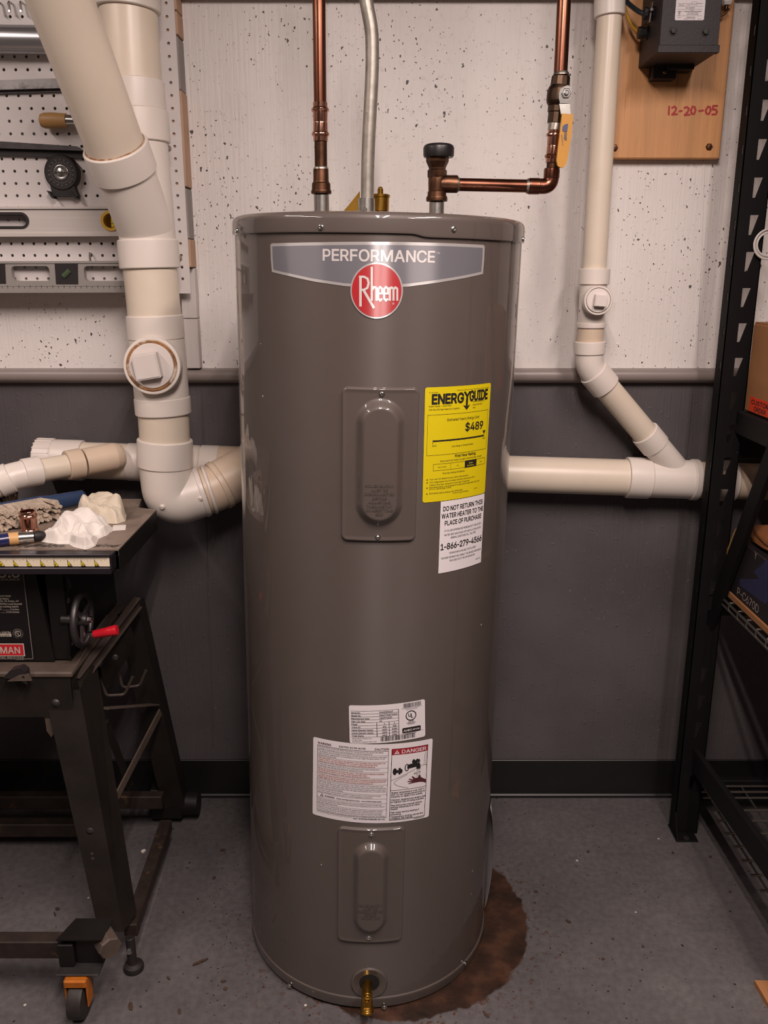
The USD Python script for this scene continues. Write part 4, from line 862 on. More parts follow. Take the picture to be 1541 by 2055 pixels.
obj('dial_print', di, M['white_print'], t, smooth=False)
obj('dial_centre', lathe(c + (0, -.0003, 0), (0, -1, 0), [(0, rr * .43), (.001, rr * .43), (.0016, rr * .40), (.0012, rr * .3), (.001, rr * .26), (.0035, rr * .22), (.0045, rr * .12), (.0045, 0)], 36), M['steel'], t, label='silver dial hub with pointer')
obj('pointer', bar(c + (-rr * .42, -.0055, .0005), c + (rr * .42, -.0055, -.0005), .0018, .001, up=(0, 1, 0)), M['darksteel'], t)
for dx in (-.026, .021): obj('case_screw', lathe(c + (dx, -.001, -.018), (0, -1, 0), [(0, .0022), (.001, .002), (.001, 0)], 10), M['darksteel'], t)
obj('foot', [slab(S2((101, 372), (148, 372), (157, 394), (106, 394), Y=YB - .018), YB - .001, .018)], M['rubber'], t)
obj('foot_rail', slab(S2((93, 382), (99, 384), (109, 398), (104, 398), Y=YB - .026), YB - .004, .022), M['rubber'], t)
obj('foot_rail', slab(S2((136, 382), (141, 384), (156, 398), (150, 399), Y=YB - .026), YB - .004, .022), M['rubber'], t)
# long aluminium level with oval grip hole and yellow vial
Yl = YB - .026
sh = S2((-180, 421), (238, 421), (238, 467), (-180, 470), Y=Yl)
o = [P3(x, y, Yl) for x, y in ((-60, 426), (60, 459))]
slot = rrect(o[0][0], o[1][2], o[1][0], o[0][2], .018, 8); inn = slot.buffer(-.0052)
vc = P3(222, 443, Yl); vr = 19.5 / FPX * 1.93; vh = Point(vc[0], vc[2]).buffer(vr, 16)
t = thing('spirit_level', P3(100, 443, Yl), 'long pale aluminium spirit level with black oval grip hole and round yellow vial', 'spirit level', 'levels on the pegboard')
obj('body', [slab(sh.difference(slot).difference(vh), YB - .006, .020)], M['alu'], t, smooth=False)
obj('edge_rail', slab(S2((-180, 415), (238, 414.5), (238, 419.5), (-180, 420), Y=Yl), YB - .002, .028), M['alu'], t)
obj('edge_rail', slab(S2((-180, 469), (240, 467), (240, 474), (-180, 476), Y=Yl), YB - .002, .028), M['alu'], t)
obj('grip_surround', slab(slot.difference(inn), YB - .005, .023), M['rubber'], t, label='black rubber grip surround')
v = obj('vial_ring', slab(vh.difference(Point(vc[0], vc[2]).buffer(vr * .72, 16)), YB - .006, .0225), M['vial_ring'], t, label='yellow vial surround')
obj('vial', [rod((vc[0] + .004, YB - .018, vc[2] - vr * .62), (vc[0] + .004, YB - .018, vc[2] + vr * .62), .0055)], M['vial'], v)
obj('vial_lines', [rod((vc[0] + .004, YB - .018, vc[2] + d), (vc[0] + .004, YB - .018, vc[2] + d + .0012), .0058) for d in (-.006, .005)], M['rubber'], v)
obj('vial_bed', slab(Point(vc[0], vc[2]).buffer(vr * .73, 16), YB - .004, .004), M['tan'], v)
# grey level with cut-outs and black vial block
Yl = YB - .022
t = thing('spirit_level', P3(100, 550, Yl), 'grey box level with rectangular cut-outs and black vial block, lowest on the board', 'spirit level', 'levels on the pegboard')
body = S2((-180, 530), (252, 529), (253, 574), (-180, 575), Y=Yl)
win = []
for x0, x1 in ((-60, -20), (25, 98), (170, 262)):
    a, b = P3(x0, 564, Yl), P3(x1, 534, Yl); win.append(rrect(a[0], a[2], b[0], b[2], .008))
vb_ = S2((110, 528), (156, 528), (157, 570), (113, 570), Y=Yl)
obj('body', slab(body.difference(unary_union(win)), YB - .006, .016), M['alu_grey'], t, smooth=False)
obj('edge_rail', slab(S2((-180, 525), (250, 523.5), (250, 528), (-180, 529.5), Y=Yl), YB - .002, .022), M['alu_grey'], t)
obj('edge_rail', slab(S2((-180, 575.5), (254, 574.5), (254, 587), (-180, 588.5), Y=Yl), YB - .002, .022), M['alu_grey'], t)
e = P3(0, 578, Yl); ez = e[2]
obj('edge_marks', [bx((x, YB - .0245, ez - .0005), (x + .0008, YB - .0238, ez + (.006 if k % 2 else .0035)), .0001) for k, x in enumerate(np.arange(-.86, -.58, .0127))], M['rubber'], t, kind='stuff', smooth=False)
vbp = obj('vial_block', slab(vb_, YB - .004, .0195), M['rubber'], t, label='black vial block')
vcc = P3(133, 549, YB - .024)
obj('vial', rod(vcc + (-.008, .001, -.007), vcc + (.008, .001, .007), .006), M['vial_green'], vbp)
obj('vial_block', slab(S2((-60, 528), (10, 528), (12, 569), (-60, 569), Y=Yl), YB - .004, .0195), M['rubber'], t)
# hooks
def hook(px, py, lab):
    p = P3(px, py, YB); q = tube(fillet([p + (0, .004, .0), p + (0, -.012, 0), p + (.002, -.014, -.020), p + (.002, -.020, -.020)], .004, 5), .0022, 10)
    single('peg_hook', q, M['steel'], lab, 'hook', 'peg hooks')
hook(183, 508, 'small bent steel peg hook above the grey box level')
for px, lab in ((0, 'wire peg hook at the very left of the top row'), (22, 'wire peg hook, middle one of the three in the top row'), (45, 'wire peg hook nearest the drain branch in the top row')): hook(px, 6, lab)

# ------------------------------------------------------------------ plywood panel, transformer and cables
M['plywood'] = mat('plywood', 'bf8a58', .5, var=.14, scale=5, stretch=(9, 1, .45), dark=('8a5a36', 12.0, .60, .80), bump=.0004)
M['marker_red'] = mat('marker_red', 'a02826', .6, var=.1)
M['xfmr'] = mat('transformer_paint', '262124', .5, spec=.3, var=.06, scale=30, bump=.0003)
M['cable_black'] = mat('cable_black', '1b2024', .4, var=.1)
M['cable_yellow'] = mat('cable_yellow', 'b98a2c', .45, var=.08)
M['whiteplastic'] = mat('white_plastic', 'cfcac6', .45, var=.03)
YP0 = 2.072
pz0 = P3(1340, 318, YP0)[2]
t = thing('plywood_panel', (.62, YP0, pz0), 'orange-brown plywood mounting board with a red marker date, beside the slim riser', 'board')
obj('board', bx((.486, YP0, pz0), (.7475, YW, 2.25), .002), M['plywood'], t)
fp = planar((0, YP0, 0), (1, 0, 0), (0, 0, 1), 1, 1)
def mk(*pts): return LineString([(lambda p: (p[0], p[2]))(P3(1130 + x / 3.75, y / 3.75, YP0)) for x, y in pts]).buffer(.0021)
strokes = [mk((797, 803), (794, 862)), mk((820, 812), (838, 802), (851, 815), (843, 838), (820, 862), (858, 860)), mk((874, 838), (892, 835)),
           mk((912, 812), (930, 806), (946, 818), (938, 842), (914, 866), (950, 864)), mk((975, 804), (960, 830), (966, 856), (985, 858), (996, 832), (990, 806), (972, 803)), mk((1022, 836), (1052, 832)),
           mk((1090, 804), (1072, 830), (1078, 856), (1098, 858), (1110, 830), (1104, 806), (1088, 803)), mk((1158, 797), (1128, 798), (1125, 825), (1146, 824), (1158, 842), (1148, 860), (1122, 862))]
obj('marker_date', [fp.poly(s, lift=.0003) for s in strokes], M['marker_red'], t, smooth=False, label='red handwritten 12-20-05')
for px, py in ((1423, 295), (1233, 297)):
    p = P3(px, py, YP0); obj('screw', lathe(p + (0, .001, 0), (0, -1, 0), [(0, .0085), (.002, .0080), (.005, .006), (.0055, .0025), (.004, .002), (.004, 0)], 6), M['copper_brown'], t, smooth=20)
# transformer
xl, xr_, yf_, zb0 = .5515, .6715, 1.928, 1.8205
t = thing('transformer', ((xl + xr_) / 2, YP0, zb0), 'dark box transformer with white rating label screwed to the plywood board', 'transformer')
obj('case', [bx((xl, yf_ + .003, zb0), (xr_, YP0 - .0006, 2.2), .002)], M['xfmr'], t)
fz = P3(1380, 90.7, yf_)[2]
obj('front_cover', bx((xl + .001, yf_, zb0 + .002), (xr_ - .001, yf_ + .004, 2.2), .001), M['xfmr'], t)
obj('bottom_flange', bx((xl - .0022, yf_ - .003, zb0 - .001), (xr_ + .002, yf_ + .012, fz), .001), M['xfmr'], t)
a, b = P3(1309, 145, 2.045), P3(1355, 159, 2.045)
br = obj('mounting_tab', bx((a[0], 2.040, b[2]), (b[0], YP0 - .0006, zb0 + .002), .001), M['xfmr'], t)
obj('tab_bolt', rod(((a[0] + b[0]) / 2 - .001, 2.042, b[2] + .012), ((a[0] + b[0]) / 2 - .001, 2.036, b[2] + .012), .0035), M['brass'], br)
a = P3(1387, 147, 2.06); obj('mounting_foot', bx((P3(1330, 147, 2.06)[0], 2.03, zb0 - .010), (a[0] - .004, YP0 - .0006, zb0 + .002), .001), M['xfmr'], t)
for px, py in ((1351, 62), (1416, 64)):
    p = P3(px, py, yf_); obj('cover_bolt', [lathe(p + (0, .0005, 0), (0, -1, 0), [(0, .0078), (.001, .0078), (.0015, .0068), (.006, .0062), (.0065, .0045), (.0065, 0)], 6), lathe(p, (0, -1, 0), [(.0, .0090), (.0012, .0088), (.0012, 0)], 20)], M['rubber'], t, smooth=20)
a, b = P3(1353.5, 41, yf_), P3(1421, -60, yf_)
S = planar((a[0], yf_ - .0003, a[2]), (1, 0, 0), (0, 0, 1), b[0] - a[0], b[2] - a[2]); W_, H_ = S.W, S.H
tl = obj('rating_label', S.poly(rrect(0, 0, W_, H_, .003), 1, 0.0003), M['paper'], t, smooth=False, label='white printed rating label')
k = H_ / 100; K = []
def tline(u, v, h, s, w=None, b=False, al='c'): K.append(S.text(s, u * W_, v * k, h * k, b, None if w is None else w * W_, al, lift=.0006))
tline(.55, 5, 1.9, 'MADE IN U.S.A.', .30, True); tline(.5, 2, 1.5, 'CONFORMS TO STANDARD', .40); tline(.86, 2, 1.4, 'E50394', .16); tline(.14, 5, 1.4, 'LISTED', .11)
for v in (9, 18.5, 22, 28, 33): K.append(S.line([(.06 * W_, v * k), (.92 * W_, v * k)], .35 * k, .0006))
tline(.60, 11, 1.7, 'KEEP HAND CLEARANCE', .40); tline(.60, 13.8, 1.7, 'NOT EXPOSED TO RAIN', .34); tline(.60, 16.3, 1.7, 'INDOOR TYPE ENCLOSURE', .54); tline(.55, 19.4, 1.7, 'TYPE 3', .14); tline(.50, 24, 1.9, '50 / 60 HERTZ', .30, True); tline(.2, 29.5, 1.8, 'PRIMARY', .18); tline(.42, 29.8, 1.6, 'V 120', .12)
for d, r in ((16, 2.6), (11.5, 1.8)): q = Point(.14 * W_, d * k).buffer(r * k, 10); K.append(S.poly(q.difference(q.buffer(-.5 * k)), lift=.0006))
tline(.14, 15.2, 2.0, 'UL', .05, True)
q = sbox(.52 * W_, 31 * k, .72 * W_, 37 * k); K.append(S.poly(q.difference(q.buffer(-.3 * k)), lift=.0006)); K.append(S.line([(.72 * W_, 34.5 * k), (.88 * W_, 34.5 * k)], .3 * k, .0006))
obj('label_print', K, M['ink'], tl, smooth=False)
def glnd(px, py, Y, n, m='blackplastic'):
    p = P3(px, py, Y); p[0] = xl
    return obj(n, [lathe(p + (.001, 0, 0), (-1, 0, 0), [(0, .0135), (.004, .0135), (.005, .011), (.012, .0105), (.013, .0125), (.020, .0120), (.021, .007), (.021, 0)], 12)], M[m], t, smooth=20), p - (.018, 0, 0)
_, g1 = glnd(1300, 27, 1.99, 'cable_gland'); _, g2 = glnd(1290, 66, 2.02, 'cable_gland')
obj('gland_clamp', [bar(g1 + (.012, -.012, .018), g1 + (.008, -.012, -.022), .004, .012, up=(0, 1, 0)), rod(g1 + (.010, -.014, .002), g1 + (.010, -.022, .002), .004)], M['darksteel'], t)
pts = np.array([P3(1246, -60, 2.03), P3(1252, -10, 2.03), P3(1262, 8, 2.02), P3(1280, 22, 2.0), g1, g1 + (.012, 0, 0)])
single('power_cable', tube(CubicSpline(np.arange(6), pts)(np.linspace(0, 5, 50)), .0048, 14), M['cable_black'], 'thick black cable curving into the side of the dark transformer', 'cable')
pts = np.array([P3(1250, -60, 2.055), P3(1252, 0, 2.052), P3(1258, 30, 2.05), P3(1268, 52, 2.04), P3(1282, 64, 2.025), g2 + (.006, 0, 0)])
single('yellow_cable', tube(CubicSpline(np.arange(6), pts)(np.linspace(0, 5, 50)), .0032, 12), M['cable_yellow'], 'thin yellow cable curving into the lower gland of the transformer', 'cable')
p = P3(1459, -2, 2.05)
t = thing('cable_fitting', p, 'small white plastic fitting with hanging wire end, at the upper edge of the plywood', 'fitting')
obj('body', lathe(p + (0, 0, -.012), (0, 0, 1), [(0, 0), (0, .0085), (.006, .0115), (.02, .0115), (.024, .009), (.06, .009), (.06, 0)], 8), M['whiteplastic'], t, smooth=20)
obj('bracket', bx((p[0] - .010, p[1] + .006, p[2]), (p[0] + .010, YP0, p[2] + .02)), M['whiteplastic'], t)
q = P3(1457, 16, 2.05)
obj('wire_end', [rod(p + (0, 0, -.012), q + (0, 0, -.004), .004), tube(np.array([P3(1462, 18, 2.05), P3(1456, 26, 2.048), P3(1446, 32, 2.05)]), .0028, 8)], M['copper_brown'], t)

# ------------------------------------------------------------------ shelf unit and what stands on it
M['rack'] = mat('rack_black', '0d0b0c', .7, spec=.2, var=.2, scale=20, specks=('8a8580', 40.0, .05, .04))
M['rackbeam'] = mat('rack_beam', '131213', .6, spec=.25, var=.2, scale=15)
M['wire'] = mat('deck_wire', '8f8a84', .35, .9, var=.15)
M['cardboard'] = mat('cardboard', '9a6a41', .8, var=.08, scale=6)
M['cardboard_dk'] = mat('box_dark', '231d20', .5, var=.1)
M['box_blue'] = mat('box_blue', '2f3050', .5, var=.15)
M['orange_label'] = mat('orange_label', 'e2401d', .5, var=.05)
M['ink_light'] = mat('print_pale', 'a3968e', .6, var=.05)
M['orange_cloth'] = mat('orange_pack', '8f5a36', .6, var=.2, scale=20)
XP, YPs = .746, 1.93
t = thing('shelf_unit', (XP, YPs, 0), 'tall black slotted steel rack with slanting braces, beyond the slim riser', 'shelf')
face = sbox(XP, 0.0, XP + .060, 2.25)
kz = P3(1495, 544.7, YPs)[2]
kh = [Polygon([(XP + .027, z + .040), (XP + .045, z + .040), (XP + .033, z), (XP + .027, z)]) for z in kz + (np.arange(-20, 12)) * .0745 if z > .06]
obj('post', [prism(face.difference(unary_union(kh)), (0, YPs + .002, 0), (1, 0, 0), (0, 0, 1), .002),
             (lambda sf, sl: prism(sf.difference(unary_union(sl)), (XP + .002, YPs, 0), (0, 1, 0), (0, 0, 1), -.002))(sbox(0, 0, .038, 2.25), [rrect(.010, z + .01, .0165, z + .032, .003) for z in kz + (np.arange(-20, 12)) * .0745 if z > .05]),
             bx((XP + .057, YPs, 0), (XP + .060, YPs + .014, 2.25), .0008)], M['rack'], t, smooth=False)
fpz = obj('foot_plate', [bx((XP - .004, YPs - .035, 0), (XP + .052, YPs + .036, .0035)), prism([(0, 0), (.03, 0), (0, .06)], (XP + .001, YPs, .003), (0, -1, 0), (0, 0, 1), .002)], M['rack'], t)
obj('foot_bolt', lathe((XP + .026, YPs - .022, .003), (0, 0, 1), [(0, .008), (.0015, .008), (.002, .005), (.002, 0)], 12), M['zinc'], t)
XS = .790
def brace(p, q, w): return bar(p, q, w, .018, up=(1, 0, 0))
b0, b1 = P3(1402, 1257, 1.955), at_x(1545, 925, XS - .003)
b0[0] = XS - .003
obj('brace', bar(b0, b0 + (b1 - b0) * ((b0[1] - 1.29) / (b0[1] - b1[1])), .046, .012, up=(1, 0, 0)), M['rack'], t)
c0_, c1_ = at_x(1392, 1520, XS - .008), at_x(1545, 1735, XS - .008)
c0_[1] = max(c0_[1], 1.9)
obj('brace', bar(c0_, c0_ + (c1_ - c0_) * ((c0_[1] - 1.29) / (c0_[1] - c1_[1])), .060, .014, up=(1, 0, 0)), M['rackbeam'], t)
obj('brace_bolt', [lathe(b0 + (-.006, -.012, 0), (-1, 0, 0), [(0, .005), (.003, .004), (.003, 0)], 10)], M['zinc'], t)
def level(z, rear_top, rear_bot, yr=1.972):
    obj('side_beam', bx((XS, 1.30, z - .052), (XS + .022, 1.955, z - .001)), M['rackbeam'], t)
    obj('rear_beam', bx((XP + .04, yr, rear_bot), (1.8, yr + .022, rear_top)), M['rackbeam'], t)
zs1 = 1.097
level(zs1, 1.031, .979); obj('shelf_board', bx((XS + .022, 1.30, zs1 - .016), (1.8, 1.968, zs1 - .002)), M['rackbeam'], t)
zs2 = at_x(1465, 1205, XS + .004)[2]
obj('shelf_board', bx((XS + .006, 1.28, zs2), (1.8, 1.93, zs2 + .016)), M['cardboard'], t, label='raw board shelf edge')
wr = []
for dz in (-.006, -.020): wr.append(rod((XS - .002, 1.26, zs2 + dz), (XS - .002, 1.945, zs2 + dz), .0028, n=8))
for y in np.arange(1.30, 1.94, .05): wr += [rod((XS - .003, y, zs2 - .004), (XS - .003, y, zs2 - .022), .002, n=6), rod((XS - .002, y, zs2 - .002), (1.8, y, zs2 - .002), .0024, n=6)]
obj('wire_deck', wr, M['wire'], t, kind='stuff')
obj('rear_beam', bx((XP + .04, 1.975, zs2 - .085), (1.8, 1.995, zs2 - .035)), M['rackbeam'], t)
wz = .095; wr = []
for y in (1.30, 1.35, 1.40, 1.45, 1.50, 1.55, 1.60, 1.65, 1.70, 1.75, 1.80, 1.85, 1.893, 1.946, 1.972, 1.998): wr.append(rod((XS + .028, y, wz), (1.8, y, wz), .0030, n=8))
for x in np.arange(XS + .05, 1.8, .10): wr.append(rod((x, 1.29, wz - .006), (x, 2.0, wz - .006), .0028, n=8))
obj('wire_deck', wr, M['wire'], t, kind='stuff')
obj('rear_beam', bx((XP + .05, 2.004, wz - .05), (1.8, 2.024, wz + .012)), M['rackbeam'], t)
# front post of the rack, just beyond the picture's edge
obj('post', [bx((XP + .03, 1.26, 0), (XP + .09, 1.263, 2.25), .001), bx((XP + .03, 1.26, 0), (XP + .033, 1.298, 2.25), .001)], M['rack'], t)
# cardboard box with order label
X1 = .802
bz_a, bz_b = zs1 + .0006, at_x(1508, 648, X1)[2]; yb_ = 1.922
t = thing('cardboard_box', (X1 + .15, 1.75, bz_a), 'brown cardboard box with orange customer order label on the upper rack shelf', 'box')
obj('carton', bx((X1, 1.55, bz_a + .0005), (X1 + .34, yb_, bz_b), .003), M['cardboard'], t)
obj('lid_flap', [bx((X1 + .002, 1.552, bz_b - .001), (X1 + .165, yb_ - .002, bz_b + .003), .001), bx((X1 + .170, 1.552, bz_b - .001), (X1 + .338, yb_ - .002, bz_b + .003), .001)], M['cardboard'], t, kind='stuff')
S = planar((X1, yb_ - .012, bz_a), (0, -1, 0), (0, 0, 1), .14, .06)
lz0, lz1 = .004, at_x(1501, 793, X1)[2] - bz_a
ol = obj('order_label', S.poly(rrect(.014, lz0, .150, lz1, .001), 1, .0004), M['orange_label'], t, smooth=False, label='orange-red label reading CUSTOMER ORDER')
hl = lz1 - lz0
obj('label_lettering', [S.text('CUSTOMER', .082, lz0 + hl * .52, hl * .30, True, .118, 'c', lift=.0007), S.text('ORDER', .070, lz0 + hl * .10, hl * .30, True, .062, 'c', lift=.0007)], M['ink'], ol, smooth=False)
# dark printed box on the second shelf
z2 = zs2 + .016; yb2 = 1.885
t = thing('printed_box', (X1 + .15, 1.7, z2), 'dark printed carton with blue picture on the lower rack shelf', 'box')
zt2 = at_x(1512, 1102, X1)[2]
obj('carton', bx((X1 - .004, 1.45, z2 + .0008), (X1 + .32, yb2, zt2), .002), M['cardboard_dk'], t)
S = planar((X1 - .004, yb2, z2), (0, -1, 0), (0, 0, 1), .4, zt2 - z2)
bh2 = zt2 - z2
def bpt(x, y):
    p = at_x(1380 + x / 7.609, 1020 + y / 7.609, X1 - .004); return (yb2 - p[1], p[2] - z2)
pl_ = obj('blue_picture', S.poly(Polygon([bpt(1225, 780), bpt(1010, 970), bpt(1090, 1080), bpt(790, 1080), bpt(800, 1180), bpt(1190, 1470), bpt(1225, 1420)]).buffer(0), 1, .0004), M['box_blue'], t, smooth=False)
a, b = bpt(755, 1315), bpt(1070, 1520)
obj('lettering', [S.text('P-C670D', a[0], min(a[1], b[1]) , .018, False, b[0] - a[0] + .006, lift=.0006), S.text('Y', *bpt(1015, 760), .016, False, lift=.0006)], M['ink_light'], t, smooth=False)
# packets lying on the printed box and behind it
def pack(lo, hi, seed, puff):
    m = trimesh.creation.box((1, 1, 1)).subdivide().subdivide().subdivide().subdivide(); v = m.vertices * 2; lo, hi = np.asarray(lo), np.asarray(hi)
    v = np.sign(v) * np.abs(v) ** .85; e = (1 - v[:, 0] ** 4) * (1 - v[:, 1] ** 4); v[:, 2] = v[:, 2] * (.45 + .55 * e) + np.where(v[:, 2] > -.9, .55 * (e - 1) * .5, -.55 * (1 - e) * 0)
    n_ = meshkit.fbm(v * 2.2 + seed, 4, seed)[:, None] - .5; v = v + n_ * puff; m.vertices = (lo + hi) / 2 + v * (hi - lo) / 2; m.vertices[:, 2] += lo[2] - m.vertices[:, 2].min(); return m
single('padded_packet', pack((X1 + .008, 1.60, zt2 + .0006), (X1 + .13, 1.845, zt2 + .058), 3, .28), M['orange_cloth'], 'orange-brown padded packet lying on top of the dark printed carton', 'packet', smooth=40)
single('tan_packet', pack((.800, 1.888, zs2 + .017), (.850, 1.926, zt2 + .016), 9, .2), M['tan'], 'small tan packet standing behind the dark printed carton, beside the rack post', 'packet', smooth=40)
# loop of white cable hanging on the post
c = P3(1541, 490, 1.922); rl_ = 26 / FPX * 1.87
th = np.linspace(0, 2 * np.pi, 60)
single('cable_coil', cat([tube(np.stack([c[0] + (rl_ + dr) * np.cos(th), np.full(60, c[1] + dy), c[2] + (rl_ + dr) * .98 * np.sin(th)], 1), .0022, 8, caps=False) for dr, dy in ((0, 0), (-.0035, -.003), (.003, -.004))]), M['whiteplastic'], 'thin white cable looped in a coil against the black rack post', 'cable')
# loose sheet of brown board on the floor
a, b = at_z(1514, 1967, .012), at_z(1545, 2020, .012)
dv_ = unit(b - a); nv = unit(np.cross(vec(0, 0, 1), dv_)); nv = nv if nv[0] > 0 else -nv
single('board_offcut', prism([(0, 0), (.12, 0), (.12, .12), (.01, .12)], a - (0, 0, .012), dv_, np.cross(vec(0, 0, 1), dv_), .012) if np.cross(vec(0, 0, 1), dv_)[0] > 0 else prism([(0, 0), (.12, 0), (.12, -.12), (.01, -.12)], a - (0, 0, .012), dv_, np.cross(vec(0, 0, 1), dv_), .012), M['cardboard'], 'brown board offcut lying flat on the floor, bottom corner of the picture', 'board')

# ------------------------------------------------------------------ table saw
M['iron'] = mat('saw_table', '85766b', .42, .25, var=.2, scale=14, specks=('b5aca2', 50.0, .10, .12), dark=('4a423d', 8.0, .5, .7))
M['saw_black'] = mat('saw_black', '120f0e', .5, spec=.35, var=.25, scale=20, specks=('8a7a6c', 45.0, .06, .06))
M['saw_panel'] = mat('saw_panel', '141112', .4, var=.1)
M['saw_brown'] = mat('saw_leg', '1b1613', .55, spec=.35, var=.35, scale=14, specks=('9a8a7a', 40.0, .07, .06))
M['saw_dusty'] = mat('saw_dusty', '4c4038', .65, var=.25, scale=18)
M['saw_channel'] = mat('saw_channel', '362d27', .55, var=.25, scale=18)
M['rail_dark'] = mat('rail_dark', '2c272c', .35, .5, var=.15)
M['rust_tube'] = mat('rusty_tube', '2a201b', .6, .2, var=.4, scale=25, dark=('6d4f2f', 22.0, .6, .75))
M['ruler_face'] = mat('ruler_face', 'd8cbb4', .5, var=.04)
M['ruler_yellow'] = mat('ruler_yellow', 'd9c22c', .5, var=.04)
M['red_grip'] = mat('red_grip', 'c01a28', .3, var=.05)
M['red_badge'] = mat('badge_red', 'b81f2a', .45, var=.05)
M['panel_print'] = mat('panel_print', 'b0a69a', .6, var=.05)
M['panel_line'] = mat('panel_line', '7d7570', .6, var=.05)
M['orange_yoke'] = mat('caster_yoke', 'b5661c', .45, .3, var=.2, scale=40, dark=('6d3c14', 40.0, .6, .8))
M['tyre'] = mat('caster_tyre', '231e1c', .6, var=.4, scale=40, specks=('9a9088', 60.0, .12, .15))
M['guide_orange'] = mat('strip_orange', 'c98446', .6, var=.05)
ZT, YF, XE = .885, 1.575, -.507
saw = thing('table_saw', (-.75, 1.75, 0), 'old black table saw on a wheeled stand, with grey dusty top and red crank handle', 'table saw')
obj('table_top', [prism([(-1.35, YF), (XE, YF), (XE, 1.862), (-.552, 1.880), (-.565, 1.957), (-1.35, 1.957)], (0, 0, ZT - .012), (1, 0, 0), (0, 1, 0), .012)], M['iron'], saw)
obj('table_skirt', [bx((XE - .012, YF, ZT - .045), (XE + .0006, 1.860, ZT - .0015), .001), bx((-1.35, YF, ZT - .040), (XE, YF + .012, ZT - .0125), .001)], M['saw_black'], saw)
mk_ = []
rr_ = random.Random(11)
ptop = planar((-1.35, YF, ZT), (1, 0, 0), (0, 1, 0), 1, 1)
for k in range(46):
    x = at_z(24 + k * 4.7, 1092, ZT)[0] + 1.35
    if 132 < 24 + k * 4.7 < 188: continue
    y = .013 + rr_.uniform(0, .012); mk_.append(ptop.poly(LineString([(x, y), (x + .008, y + rr_.uniform(.008, .02))]).buffer(.0009, cap_style=2), lift=.0003))
    if rr_.random() < .5: mk_.append(ptop.poly(LineString([(x, y), (x + .009, y + .001)]).buffer(.0008, cap_style=2), lift=.0003))
obj('engraved_marks', mk_, M['saw_black'], saw, smooth=False, kind='stuff')
xr0 = -.512
rl2 = obj('front_rail', [bx((-1.35, 1.543, .850), (xr0, YF - .001, .8835), .0015), bx((-1.35, 1.539, .8815), (xr0, 1.546, .8865), .001), bx((-1.35, 1.536, .848), (xr0, 1.546, .8612), .0015)], M['rail_dark'], saw)
R = planar((-1.35, 1.5428, .8622), (1, 0, 0), (0, 0, 1), 1.35 + xr0 - .003, .0190)
obj('ruler', R.rect(0, 0, R.W, R.H, .0003), M['ruler_face'], rl2, smooth=False, label='cream ruler strip marked in inches')
x12 = at(190, 1128, 1.543)[0] + 1.35; TR, BK, TY = [], [], []
for k in range(0, 13):
    x = x12 - (12 - k) * .0254
    if x < 0: continue
    tri = Polygon([(x, .0005), (x, .0125), (x + .0085, .0005)]); TY.append(R.poly(tri, lift=.0005)); BK.append(R.poly(tri.buffer(.0003).difference(tri.buffer(-.0004)), lift=.0007))
    BK.append(R.text(str(k), x + .0008, .0014, .0040, True, None, lift=.0009)); BK.append(R.rect(x - .0003, .0125, x + .0003, .018, .0007))
    for j in range(1, 16):
        h = {8: .008, 4: .006, 12: .006}.get(j, .0045 if j % 2 == 0 else .003); xx = x + j * .0254 / 16
        if xx < R.W - .001: BK.append(R.rect(xx - .00018, .018 - h, xx + .00018, .018, .0007))
obj('ruler_triangles', TY, M['ruler_yellow'], rl2, smooth=False, kind='stuff'); obj('ruler_print', BK, M['ink'], rl2, smooth=False, kind='stuff')
YB_ = 1.60
xh = P3(100, 1250, YB_)[0]
hou = obj('housing', [prism([(-1.3, .64), (xh, .64), (xh - .02, .845), (-1.3, .845)], (0, YB_ + .012, 0), (1, 0, 0), (0, 0, 1), .010), bx((-1.3, YB_ + .01, .64), (xh - .022, 1.93, .845)), prism([(YB_ + .006, .64), (1.92, .64), (1.90, .845), (YB_ + .006, .845)], (xh + .028, 0, 0), (0, 1, 0), (0, 0, 1), .004), bx((xh - .004, YB_ + .008, .64), (xh + .030, YB_ + .014, .845))], M['saw_black'], saw)
pn = P3(58, 1325, YB_); S = planar((-1.02, YB_ + .0015, pn[2]), (1, 0, 0), (0, 0, 1), -.703 + 1.02, .828 - pn[2] + .006)
W_, H_ = S.W, S.H
fpnl = obj('name_panel', S.poly(rrect(0, 0, W_, H_, .003), 1, .0004), M['saw_panel'], saw, smooth=False, label='black printed name panel with white outline')
def sp(x, y): p = P3(x / 8.5625, 1120 + y / 8.5625, YB_); return p[0] + 1.02, p[2] - pn[2]
o = rrect(.004, .002, W_ - .002, H_ - .002, .003)
obj('panel_outline', S.poly(o.difference(o.buffer(-.0013)), lift=.0008), M['panel_line'], fpnl, smooth=False)
K = []
def ptx(s, x1, y, h, b=True, x0=None):
    u1, v = sp(x1, y); hh = abs(sp(x1, y - h)[1] - v); w = None if x0 is None else u1 - sp(x0, y)[0]
    K.append(S.text(s, u1, v, hh, b, w, 'r', lift=.0008))
ptx('3.5', 345, 335, 190); ptx('DEVELOPED HP', 345, 385, 30, True, 8); ptx('SPECIFICATIONS', 185, 668, 26, True); ptx('Universal Motor', 155, 714, 28); ptx('120V, 60Hz, 15 Amps, AC', 325, 755, 28); ptx('4500 RPM (No Load Speed)', 375, 803, 28)
ptx('Maximum cutting depth:', 320, 850, 28); ptx('at 90° ............. 3 inches', 325, 896, 26); ptx('at 45° ......... 2-1/2 inches', 330, 942, 26); ptx('E-218786', 185, 1295, 30); ptx('SAW, TABLE   MADE IN TAIWAN', 408, 1722, 22, False); ptx('315.218060', 410, 1750, 18, False)
c = sp(305, 1300); ru = abs(sp(360, 1300)[0] - c[0]); q = Point(*c).buffer(ru, 12)
